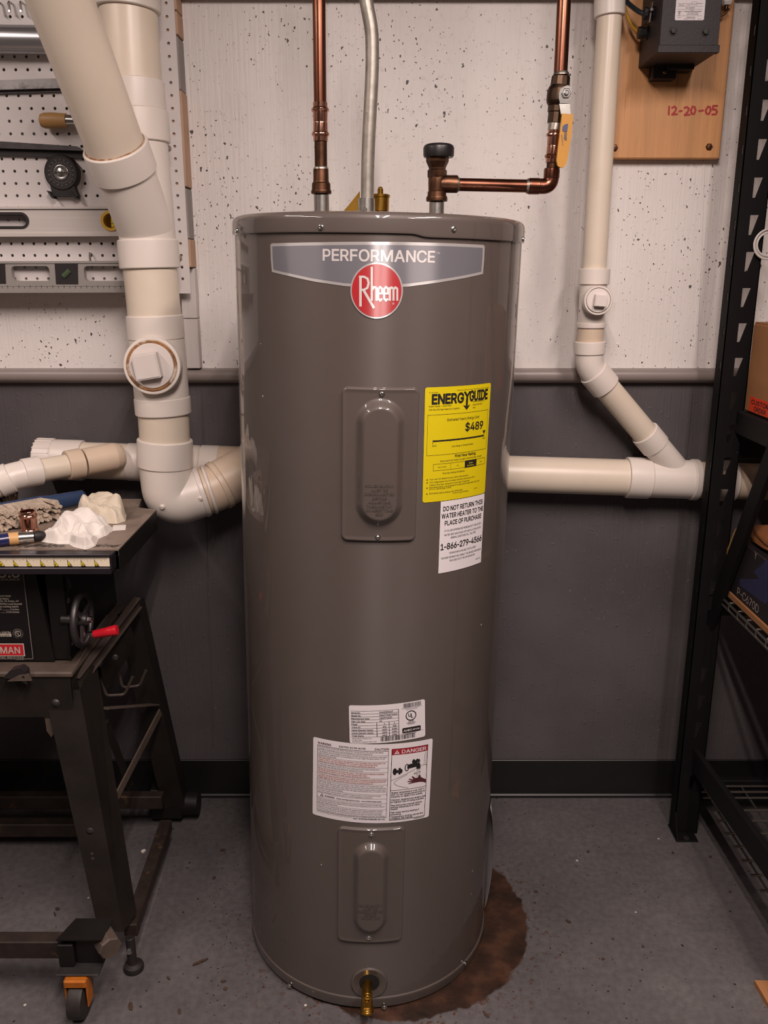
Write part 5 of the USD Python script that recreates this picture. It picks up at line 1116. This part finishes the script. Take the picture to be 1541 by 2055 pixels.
K += [S.poly(q.difference(q.buffer(-.0012)), lift=.0008), S.text('U', c[0] - ru * .5, c[1] - ru * .1, ru * .8, True, lift=.0008), S.text('L', c[0] + ru * .05, c[1] - ru * .6, ru * .8, True, lift=.0008)]
for k, s in enumerate('UNDERWRITERS LISTED'):
    an = math.pi * .85 - k * 2 * math.pi / 19
    if s != ' ': K.append(S.text(s, c[0] + ru * 1.35 * math.cos(an), c[1] + ru * 1.35 * math.sin(an), ru * .28, True, None, 'c', rot=an - math.pi / 2, lift=.0008))
(u0, v0), (u1, v1) = sp(-130, 1352), sp(190, 1302); K.append(S.rect(u0, v0, u1, v1, .0008))
obj('panel_print', K, M['panel_print'], fpnl, smooth=False)
obj('reversed_print', [S.text('4C X 1073', sp(160, 1345)[0], sp(160, 1345)[1], .0032, True, None, 'r', lift=.0011)], M['ink'], fpnl, smooth=False)
(u0, v0), (u1, v1) = sp(-640, 1690), sp(405, 1468)
bdg = obj('brand_badge', S.poly(rrect(u0, v0, u1, v1, .001), 1, .0009), M['panel_print'], saw, smooth=False, label='red brand badge with pale border')
obj('badge_field', S.rect(u0 + .0022, v0 + .0022, u1 - .0022, v1 - .0022, .0013), M['red_badge'], bdg, smooth=False)
obj('badge_lettering', S.text('CRAFTSMAN', u1 - .0085, v0 + (v1 - v0) * .24, (v1 - v0) * .50, True, (u1 - u0) * .885, 'r', lift=.0018), M['panel_print'], bdg, smooth=False)
# ledge of the stand, apron, latch
zl = P3(100, 1348, 1.56)[2]
xl2 = P3(145, 1348, 1.56)[0]
obj('stand_ledge', [bx((-1.3, 1.556, zl - .012), (xl2, 1.92, zl), .003), prism([(1.585, zl), (1.80, zl), (1.80, zl + .022), (1.70, zl + .020), (1.64, zl + .008)], (xl2 - .004, 0, 0), (0, 1, 0), (0, 0, 1), .004)], M['saw_dusty'], saw)
za2 = P3(100, 1440, 1.56)[2]
obj('apron', [bx((-1.3, 1.560, za2), (xl2 - .006, 1.566, zl - .012), .001), bx((xl2 - .012, 1.562, za2), (xl2 - .006, 1.90, zl - .012), .001)], M['saw_brown'], saw)
p = P3(112, 1411, 1.56); obj('carriage_bolt', lathe(p + (0, .001, 0), (0, -1, 0), [(0, .0090), (.002, .0088), (.0045, .006), (.0055, .002), (.0056, 0)], 16), M['darksteel'], saw)
obj('orange_strip', bx(P3(-40, 1343, 1.596), P3(15, 1336, 1.596) + (0, .004, 0), .0004), M['guide_orange'], saw)
la = [P3(x, y, 1.55) for x, y in ((14, 1352), (28, 1338), (48, 1333), (58, 1340), (62, 1366), (52, 1360), (40, 1356))]
lat = obj('latch', prism([(q[0], q[2]) for q in la], (0, 1.552, 0), (1, 0, 0), (0, 0, 1), .020), M['rubber'], saw)
lb = [P3(x, y, 1.53) for x, y in ((14, 1368), (38, 1355), (57, 1354), (63, 1367))]
obj('latch_lug', prism(Polygon([(q[0], q[2]) for q in lb]).difference(Point(P3(46, 1360, 1.53)[0], P3(46, 1360, 1.53)[2]).buffer(.003)), (0, 1.535, 0), (1, 0, 0), (0, 0, 1), .004), M['saw_dusty'], lat)
ta_ = [P3(x, y, 1.62) for x, y in ((113, 1171), (138, 1155), (144, 1178), (119, 1203))]
obj('tag_plate', prism([(q[0], q[2]) for q in ta_], (0, 1.622, 0), (1, 0, 0), (0, 0, 1), .003), M['darksteel'], saw)
obj('tag_arm', rod((ta_[0][0] + .015, 1.622, ta_[0][2]), (ta_[0][0] + .015, 1.64, ta_[0][2] + .03), .004), M['darksteel'], saw)
# crank wheel on the right-hand side
wc = P3(165, 1243, 1.61); rw = .050
th = np.linspace(0, 2 * np.pi, 49)
whl = obj('crank_wheel', [tube(np.stack([np.full(49, wc[0]), wc[1] + rw * np.cos(th), wc[2] + rw * np.sin(th)], 1), .0068, 14, caps=False), lathe(wc - (.016, 0, 0), (1, 0, 0), [(0, 0), (0, .013), (.02, .013), (.026, .011), (.028, .008), (.028, 0)], 24)] +
          [bar(wc, wc + (0, rw * math.cos(a), rw * math.sin(a)), .007, .014, up=(0, -math.sin(a), math.cos(a))) for a in (2.4, .3, 4.5)], M['darksteel'], saw)
obj('wheel_bolt', lathe(wc + (.012, 0, 0), (1, 0, 0), [(0, .007), (.008, .007), (.009, .005), (.009, 0)], 6), M['steel'], whl, smooth=20)
obj('wheel_shaft', rod((xh + .02, wc[1], wc[2]), wc, .009), M['darksteel'], saw)
hs_ = vec(wc[0] + .004, wc[1] + .022, wc[2] - .042)
ha, hb = hs_ + (.008, 0, 0), P3(236, 1264, hs_[1])
grp = obj('crank_grip', lathe(ha, hb - ha, [(0, 0), (0, .0075), (.002, .0085), (.030, .0098), (np.linalg.norm(hb - ha) - .006, .0112), (np.linalg.norm(hb - ha) - .001, .0104), (np.linalg.norm(hb - ha), .008), (np.linalg.norm(hb - ha), 0)], 24), M['red_grip'], saw, label='glossy red plastic crank grip')
obj('grip_stud', rod(hs_ - (.004, 0, 0), ha + (.002, 0, 0), .0065), M['steel'], grp)
# front right leg, an open L of pressed steel
def quad(a, b, c, d, t_):
    a, b, c, d = map(np.asarray, (a, b, c, d)); n = unit(np.cross(b - a, d - a)); P = np.array([a, b, c, d]); V_ = np.vstack([P, P - n * t_])
    F_ = [[0, 1, 2], [0, 2, 3], [4, 6, 5], [4, 7, 6]] + [x for i in range(4) for x in ([i, i + 4, (i + 1) % 4 + 4], [i, (i + 1) % 4 + 4, (i + 1) % 4])]
    m = TM(V_, F_); m.fix_normals(); return m
Yt, Yb = 1.568, 1.470
fl = [P3(88, 1385, Yt), P3(160, 1385, Yt), P3(247, 1870, Yb), P3(198, 1870, Yb)]
sd = [fl[1], fl[1] + (.0, .105, .02), fl[2] + (.012, .055, .0), fl[2]]
leg_ = obj('leg', [quad(fl[3], fl[2], fl[1], fl[0], .003), quad(sd[3], sd[2], sd[1], sd[0], .003)], M['saw_brown'], saw, smooth=False)
def onleg(px, py): # point on the front face
    t_ = (py - 1385) / (1870 - 1385); return P3(px, py, Yt + (Yb - Yt) * t_)
for px, py, r in ((181, 1668, .0085),): p = onleg(px, py); obj('leg_bolt', lathe(p + (0, .001, 0), (0, -1, -.2), [(0, r), (.002, r * .95), (.004, r * .6), (.005, 0)], 14), M['darksteel'], leg_)
for px, py in ((184.5, 1713), (186, 1723)): p = onleg(px, py); obj('leg_hole', lathe(p, (0, -1, -.2), [(0, .0034), (.0006, .0034), (.0006, 0)], 12), M['saw_dusty'], leg_)
gs_ = [P3(x, y, 1.566) for x, y in ((90, 1434), (135, 1434), (104, 1478), (95, 1466))]
obj('leg_gusset', prism([(q[0], q[2]) for q in gs_], (0, 1.567, 0), (1, 0, 0), (0, 0, 1), .004), M['saw_dusty'], saw)
# rear right leg
Yr0, Yr1 = 1.86, 1.965
rq = [P3(232, 1235, Yr0), P3(276, 1215, Yr0), P3(372, 1625, Yr1), P3(330, 1635, Yr1)]
obj('leg', [quad(rq[3], rq[2], rq[1], rq[0], .003), quad(rq[2], rq[2] + (.002, .04, 0), rq[1] + (.002, .05, 0), rq[1], .003)], M['saw_brown'], saw, smooth=False)
# fence channel leaning along the right side, with hook irons
a, b = P3(155, 1370, 1.60), P3(278, 1208, 1.84)
n_ = unit(np.cross(b - a, vec(1, 0, 0)))
obj('fence_channel', [bar(a, b, .004, .026, up=n_), bar(a + n_ * .013, b + n_ * .013, .016, .003, up=n_), bar(a - n_ * .013, b - n_ * .013, .016, .003, up=n_)], M['saw_channel'], saw, smooth=False)
pl2 = [P3(196, 1330, 1.70), P3(252, 1235, 1.79), P3(272, 1290, 1.82), P3(212, 1385, 1.73)]
obj('hanger_plate', quad(*pl2, .003), M['saw_brown'], saw, smooth=False)
for px, py in ((199, 1331), (231, 1318), (134, 1205), (141, 1290)): p = P3(px, py, 1.70 if px > 150 else 1.625); obj('hex_bolt', lathe(p, (.5, -1, 0), [(0, .007), (.004, .007), (.005, .004), (.009, .004), (.009, 0)], 6), M['darksteel'], saw, smooth=20)
for k, (q0, q1, q2, q3, Yk) in enumerate((((200, 1345), (213, 1396), (250, 1394), (266, 1358), 1.73), ((232, 1325), (246, 1380), (280, 1376), (293, 1345), 1.80))):
    path = fillet([P3(*q0, Yk), P3(*q1, Yk), P3(*q2, Yk + .02), P3(*q3, Yk + .02)], .012, 6); obj('hook_iron', tube(path, .0034, 10), M['saw_channel'], saw)
obj('side_stretcher', bar(P3(205, 1422, 1.66), P3(310, 1414, 1.90), .028, .004, up=(0, 0, 1)), M['saw_dusty'], saw)
obj('cross_brace', bar(P3(322, 1428, 1.90), P3(226, 1614, 1.66), .022, .004, up=(1, -.3, 0)), M['saw_dusty'], saw)
obj('cross_brace', bar(P3(212, 1450, 1.68), P3(262, 1580, 1.78), .022, .004, up=(1, -.3, 0)), M['saw_brown'], saw)
p = P3(222, 1642, 1.56); obj('brace_bolt', lathe(p, (1, -.4, 0), [(0, .007), (.004, .006), (.004, 0)], 12), M['steel'], saw)
# wheeled base: front tube, side tube, rear tubes, corner box, caster, foot
fb = at_z(60, 1908, .115)
obj('base_tube', bx((-1.3, fb[1], .095), (P3(118, 1905, fb[1])[0], fb[1] + .03, .135), .002), M['rust_tube'], saw)
s0, s1_ = at_z(262, 1868, .07), at_z(334, 1655, .07)
obj('base_tube', bar(s0, s1_, .028, .030), M['rust_tube'], saw)
for py, z in ((1612, .10), (1668, .06)):
    q = at_z(60, py, z); obj('base_tube', bx((-1.3, q[1], z - .018), (at_z(325 if py < 1650 else 160, py, z)[0], q[1] + .028, z + .018), .002), M['rust_tube'], saw)
q = at_z(340, 1640, .02)
obj('corner_bracket', [bx(q + (-.045, -.01, .0), q + (.035, .055, .085), .004), rod(q + (.02, .02, .03), q + (.075, .02, .03), .030)], M['saw_black'], saw)
cb = at_z(165, 1885, .165)
xa_, xb_ = P3(114, 1905, cb[1])[0], P3(200, 1905, cb[1])[0]
obj('corner_bracket', [quad(at_z(112, 1886, .165), at_z(203, 1886, .165), at_z(228, 1843, .165), at_z(152, 1843, .165), .003), bx((xa_, cb[1] + .001, .098), (xa_ + .03, cb[1] + .03, .150), .002), bx((xa_ + .03, cb[1] + .012, .098), (xb_, cb[1] + .020, .163), .002)], M['saw_black'], saw, smooth=False)
tc = P3(226, 1898, cb[1] + .01)
obj('tube_end', lathe(tc + (-.03, .03, 0), (.6, -.8, 0), [(0, .0225), (.045, .0225), (.048, .020), (.048, .0), ], 8), M['saw_dusty'], saw, smooth=20)
cp = at_z(155, 1955, .098)
obj('caster_plate', bx(cp + (-.040, -.003, -.003), cp + (.042, .052, .001), .001), M['darksteel'], saw, label='steel caster plate')
cx_ = P3(160, 1975, cp[1] + .02)[0] + .004; cyw = cp[1] + .004
cas = obj('caster', [bx((cx_ - .022, cyw - .018, .076), (cx_ + .022, cyw + .018, .094), .003), bx((cx_ - .022, cyw - .014, .03), (cx_ - .0185, cyw + .014, .080), .001), bx((cx_ + .0185, cyw - .014, .03), (cx_ + .022, cyw + .014, .080), .001)], M['orange_yoke'], saw, label='swivel caster with orange yoke')
obj('wheel', lathe((cx_ - .017, cyw, .039), (1, 0, 0), [(0, 0), (0, .014), (.002, .030), (.0035, .0375), (.008, .0388), (.026, .0388), (.0305, .0375), (.032, .030), (.034, .014), (.034, 0)], 40), M['tyre'], cas)
ft = at_z(268, 1935, .012)
obj('levelling_foot', [lathe((ft[0], ft[1], 0), (0, 0, 1), [(0, 0), (0, .020), (.006, .021), (.012, .019), (.016, .010), (.02, .009), (.02, 0)], 28), rod((ft[0] - .002, ft[1], .018), (ft[0] - .004, ft[1] + .005, .075), .0095)], M['rubber'], saw)
obj('foot_nut', lathe((ft[0] - .004, ft[1] - .004, .050), (.1, -1, 0), [(0, .007), (.006, .006), (.006, 0)], 6), M['zinc'], saw, smooth=20)

# ------------------------------------------------------------------ things lying on the saw table
M['towel'] = mat('paper_towel', 'd6cfc8', .8, var=.03, bump=.0006)
M['towel_cream'] = mat('rag_cream', 'cfc3b0', .8, var=.05, bump=.0006)
M['brush_blue'] = mat('brush_blue', '223656', .4, var=.1)
M['bristle'] = mat('brush_bristle', 'b3a392', .7, var=.3, scale=90)
M['bristle_dark'] = mat('wire_bristle', '3b2a1d', .6, var=.4, scale=90)
M['wood_old'] = mat('old_wood', '6a4424', .6, var=.25, scale=20)
M['navy'] = mat('navy_gloss', '1f2150', .25, var=.05)
M['band_tan'] = mat('tan_band', 'c79a62', .45, var=.05)
def crumple(outline_px, seed, shape, hmax, edge, z=ZT, n=110, creases=9, amp=.010):
    """crumpled paper or cloth lying on the table: outline by photo points on the table plane, folded along random straight creases"""
    ring_ = [at_z(x, y, z)[:2] for x, y in outline_px]; poly = Polygon(ring_).buffer(.003).buffer(-.003); x0, y0, x1, y1 = poly.bounds
    X, Y = np.meshgrid(np.linspace(x0 - .004, x1 + .004, n), np.linspace(y0 - .004, y1 + .004, n)); P_ = shapely.points(X.ravel(), Y.ravel())
    d = np.where(shapely.contains(poly, P_), shapely.distance(poly.exterior, P_), -shapely.distance(poly.exterior, P_)).reshape(X.shape)
    g = np.random.default_rng(seed); cr = np.zeros_like(X); w = meshkit.fbm(np.stack([X * 14, Y * 14, 0 * X], -1), 2, seed) * .05
    for k in range(creases):
        a = g.uniform(0, np.pi); per = g.uniform(.022, .07); t = ((X + w) * np.cos(a) + (Y - w) * np.sin(a)) / per + g.uniform(); cr += (1 - 2 * np.abs(t - np.floor(t) - .5) * 1.0) * per / .06 * g.uniform(.4, 1)
    cr = (cr - cr.min()) / np.ptp(cr); u, v = (X - x0) / (x1 - x0), (Y - y0) / (y1 - y0)
    t_ = np.clip(d / edge, 0, 1); t_ = t_ * (2 - t_); big = shape(u, v, t_); h = (.0015 + (hmax * big + amp * cr * np.clip(d / .006, 0.15, 1))) * (d > -.0005)
    keep = d > -.0025; idx = np.arange(n * n).reshape(n, n); ok = keep[:-1, :-1] & keep[1:, :-1] & keep[:-1, 1:] & keep[1:, 1:]
    A, B, C, D = idx[:-1, :-1][ok], idx[:-1, 1:][ok], idx[1:, 1:][ok], idx[1:, :-1][ok]
    V_ = np.stack([X.ravel(), Y.ravel(), z + .0004 + h.ravel()], 1); F_ = np.vstack([np.stack([A, B, C], 1), np.stack([A, C, D], 1)])
    Vb = V_.copy(); Vb[:, 2] = z + .0002
    m = TM(np.vstack([V_, Vb]), np.vstack([F_, F_[:, ::-1] + n * n])); m.remove_unreferenced_vertices(); return m
bump_ = lambda u, v, a, b, r: np.exp(-(((u - a) ** 2 + (v - b) ** 2) / r ** 2))
single('paper_towel', crumple([(84, 1087), (100, 1074), (112, 1062), (122, 1055), (150, 1054), (185, 1055), (212, 1057), (227, 1063), (214, 1074), (196, 1082), (190, 1096), (172, 1103), (150, 1098), (140, 1092), (115, 1092)], 21,
       lambda u, v, t: t ** .6 * (.12 + .65 * bump_(u, v, .36, .85, .22) + .45 * bump_(u, v, .62, .80, .16) + .25 * bump_(u, v, .2, .6, .2)), .034, .016, creases=7, amp=.024), M['towel'], 'crumpled white paper towel at the front of the saw table', 'paper towel', smooth=14)
single('rag', crumple([(154, 1038), (162, 1026), (180, 1019), (215, 1017), (240, 1023), (252, 1034), (250, 1046), (235, 1051), (200, 1050), (170, 1046)], 8,
       lambda u, v, t: t ** .55 * (.45 + .55 * bump_(u, v, .3, .6, .3) + .5 * bump_(u, v, .78, .45, .22)), .030, .018, creases=8, amp=.024), M['towel_cream'], 'bunched cream rag lying behind the crumpled white towel', 'rag', smooth=18)
q = [at_z(x, y, ZT) for x, y in ((222, 1066), (252, 1064), (253, 1054), (228, 1055))]
single('paper_scrap', prism([(p[0], p[1]) for p in q], (0, 0, ZT + .0003), (1, 0, 0), (0, 1, 0), .0008), M['towel'], 'small flat paper scrap beside the cream rag', 'scrap', smooth=False)
# counter brush lying on its side
zb_h = ZT + .022
ba, bb, bc = at_z(-60, 1040, zb_h), at_z(82, 1014, zb_h), at_z(172, 996, zb_h)
bdv = unit(bb - ba); bfd = unit(vec(bdv[1], -bdv[0], 0)); bfd = bfd if bfd[1] < 0 else -bfd
t = thing('counter_brush', (ba + bb) / 2 * (1, 1, 0) + (0, 0, ZT), 'long counter brush with blue handle and grey-beige bristles, lying on the saw table', 'brush')
hpth = np.array([ba, bb, bb + (bc - bb) * .2, bb + (bc - bb) * .6, bb + (bc - bb) * .93, bc]); 
def flatbar(P_, w, th_): # oval section
    m = tube(P_, 1.0, 18); k = 20; c_ = np.repeat(P_, 18, 0); c_ = np.vstack([c_, P_[0], P_[-1]]); d_ = m.vertices - c_; W2 = np.repeat(w, 18); T2 = np.repeat(th_, 18); W2 = np.append(W2, [w[0], w[-1]]); T2 = np.append(T2, [th_[0], th_[-1]])
    al = (d_ @ bfd); ve = d_[:, 2]; m.vertices = c_ + np.outer(al * W2, bfd) + np.stack([0 * ve, 0 * ve, ve * T2], 1); return m
obj('handle', flatbar(hpth, np.array([.010, .010, .010, .012, .012, .006]), np.array([.021, .021, .018, .017, .016, .008])), M['brush_blue'], t, label='blue plastic brush back and handle')
br_ = random.Random(5); T_ = []
Lb = np.linalg.norm(bb - ba)
for i in range(46):
    for j in range(5):
        s_ = ba + bdv * (Lb * (i + .5) / 46 + br_.uniform(-.001, .001)) + bfd * .008 + vec(0, 0, -.016 + j * .0085)
        e_ = s_ + bfd * (.060 + br_.uniform(-.006, .006)) + bdv * (br_.uniform(-.004, .006) + (.012 if i > 42 else 0)) + vec(0, 0, br_.uniform(-.004, .004) - (.004 if j > 1 else 0))
        e_[2] = max(e_[2], ZT + .0035); T_.append(lathe(s_, e_ - s_, [(0, .0016), (.02, .0026), (np.linalg.norm(e_ - s_), .0040), (np.linalg.norm(e_ - s_), 0)], 6))
obj('bristles', T_, M['bristle'], t, smooth=False, kind='stuff')
# wire brush behind it
wa, wb = at_z(-40, 1000, ZT + .03), at_z(40, 995, ZT + .03); wa[1] = wb[1] = min(wa[1], 1.925)
t = thing('wire_brush', (wa + wb) / 2 * (1, 1, 0) + (0, 0, ZT), 'brown wooden scrubbing brush with dark wiry bristles, under the narrow waste arm', 'brush')
obj('block', bx(vec(wa[0], wa[1] - .016, ZT), vec(wb[0], wa[1] + .02, ZT + .018), .003), M['wood_old'], t)
T_ = []
for i in range(26):
    for j in range(4):
        s_ = vec(wa[0] + (wb[0] - wa[0]) * (i + .5) / 26, wa[1] - .010 + j * .009, ZT + .017); e_ = s_ + vec(br_.uniform(-.006, .006), br_.uniform(-.005, .004), .024); T_.append(lathe(s_, e_ - s_, [(0, .0012), (.024, .0008), (.024, 0)], 5))
obj('bristles', T_, M['bristle_dark'], t, smooth=False, kind='stuff')
# copper coupling standing on end
cq = at_z(60, 1069, ZT); hc = at(60, 1025, cq[1])[2] - ZT
t = single('copper_coupling', lathe((cq[0], cq[1], ZT), (0, 0, 1), [(0, .0135), (0, .0152), (hc * .06, .0155), (hc * .10, .0176), (hc * .14, .0182), (hc * .18, .0176), (hc * .22, .0160), (hc * .70, .0160), (hc * .74, .0176), (hc * .79, .0184), (hc * .84, .0176), (hc * .88, .0156), (hc * .97, .0156), (hc, .0148), (hc - .001, .0136), (hc * .5, .0132), (hc * .5, 0)], 40), M['copper_new'], 'bright copper pipe coupling standing upright on the saw table', 'pipe fitting')
# paint brush
ra = .0125; pa, pb_, pc_, pd, pe_ = [at_z(x, y, ZT + ra) for x, y in ((-70, 1094), (17, 1082), (38, 1080), (68, 1077), (94, 1073))]
t = thing('flux_brush', pa * (1, 1, 0) + (0, 0, ZT), 'short round brush with navy handle, tan band and silver ferrule, by the copper coupling', 'brush')
def between(a, b, p): return lathe(a, b - a, [(x * np.linalg.norm(b - a), r) for x, r in p], 28)
obj('handle', between(pa, pb_, [(0, 0), (0, .009), (.3, .0118), (1, .0124), (1, 0)]), M['navy'], t, label='navy glossy handle'); obj('band', between(pb_, pc_, [(0, 0), (0, .0122), (1, .0122), (1, 0)]), M['band_tan'], t, label='tan band')
obj('ferrule', between(pc_, pd, [(0, 0), (0, .0120), (.9, .0108), (1, .0106), (1, 0)]), M['steel'], t, label='silver ferrule'); obj('bristles', between(pd, pe_, [(0, 0), (0, .0098), (.5, .0105), (1, .004), (1, 0)]), M['rubber'], t, kind='stuff')
hv = unit(pb_ - pa); S = Sheet(1, 1, lambda p, l: pa + p[:, :1] * hv + np.stack([0 * p[:, 1], -np.cos(p[:, 1] / .0125) * (.0127 + l), np.sin(p[:, 1] / .0125) * (.0127 + l)], 1))
obj('handle_print', S.text('Made in USA', np.linalg.norm(pb_ - pa) - .022, -.002, .0032, False, .018), M['ink_light'], t, smooth=False)

# ------------------------------------------------------------------ bits on the floor
M['chip'] = mat('paint_chip', 'c9c2ba', .7, var=.05); M['leaf'] = mat('dry_bits', '3a2a20', .8, var=.3, scale=90)
def bit(px, py, l, w, ang, h=.0015):
    p = at_z(px, py, 0); pol = affinity.rotate(Polygon([(-l / 2, -w * .3), (-l * .2, -w / 2), (l * .3, -w * .4), (l / 2, w * .1), (l * .1, w / 2), (-l * .4, w * .35)]), ang, origin=(0, 0)); return prism(pol, (p[0], p[1], .0003), (1, 0, 0), (0, 1, 0), h)
single('paint_chip', bit(288, 1709, .013, .010, 60, .003), M['chip'], 'small white paint chip on the floor behind the saw leg', 'chip', smooth=False)
single('wood_splinter', bit(402, 1932, .034, .006, 30, .004), M['leaf'], 'brown wood splinter on the floor between saw and tank', 'splinter', smooth=False)
dr = random.Random(2); D_ = []
for px, py, l, w in ((447, 1707, 12, 8), (430, 1762, 8, 10), (115, 1825, 10, 8), (110, 1835, 16, 4), (262, 2020, 20, 8), (360, 2030, 14, 6), (275, 1952, 8, 6), (338, 1964, 10, 4), (448, 1970, 10, 7), (452, 1985, 8, 8), (1210, 1925, 8, 6), (1290, 1900, 7, 5), (1180, 1560 + 150, 6, 6), (1425, 1720, 8, 6), (1465, 1790, 7, 6), (1330, 1600, 5, 6), (1350, 1712, 8, 5), (975, 2037, 16, 6), (1075, 1790, 9, 6), (1140, 1850, 12, 5)):
    D_.append(bit(px, py, l * .0011, w * .0011, dr.uniform(0, 180), dr.uniform(.001, .003)))
for k in range(110):
    D_.append(bit(dr.choice((dr.uniform(415, 500), dr.uniform(1060, 1320))), dr.uniform(1650, 2050), dr.uniform(.0015, .0045), dr.uniform(.001, .003), dr.uniform(0, 180), dr.uniform(.0008, .002)))
single('floor_debris', cat(D_), M['leaf'], 'scattered dark crumbs and dry bits on the grey floor', 'debris', smooth=False, kind='stuff')
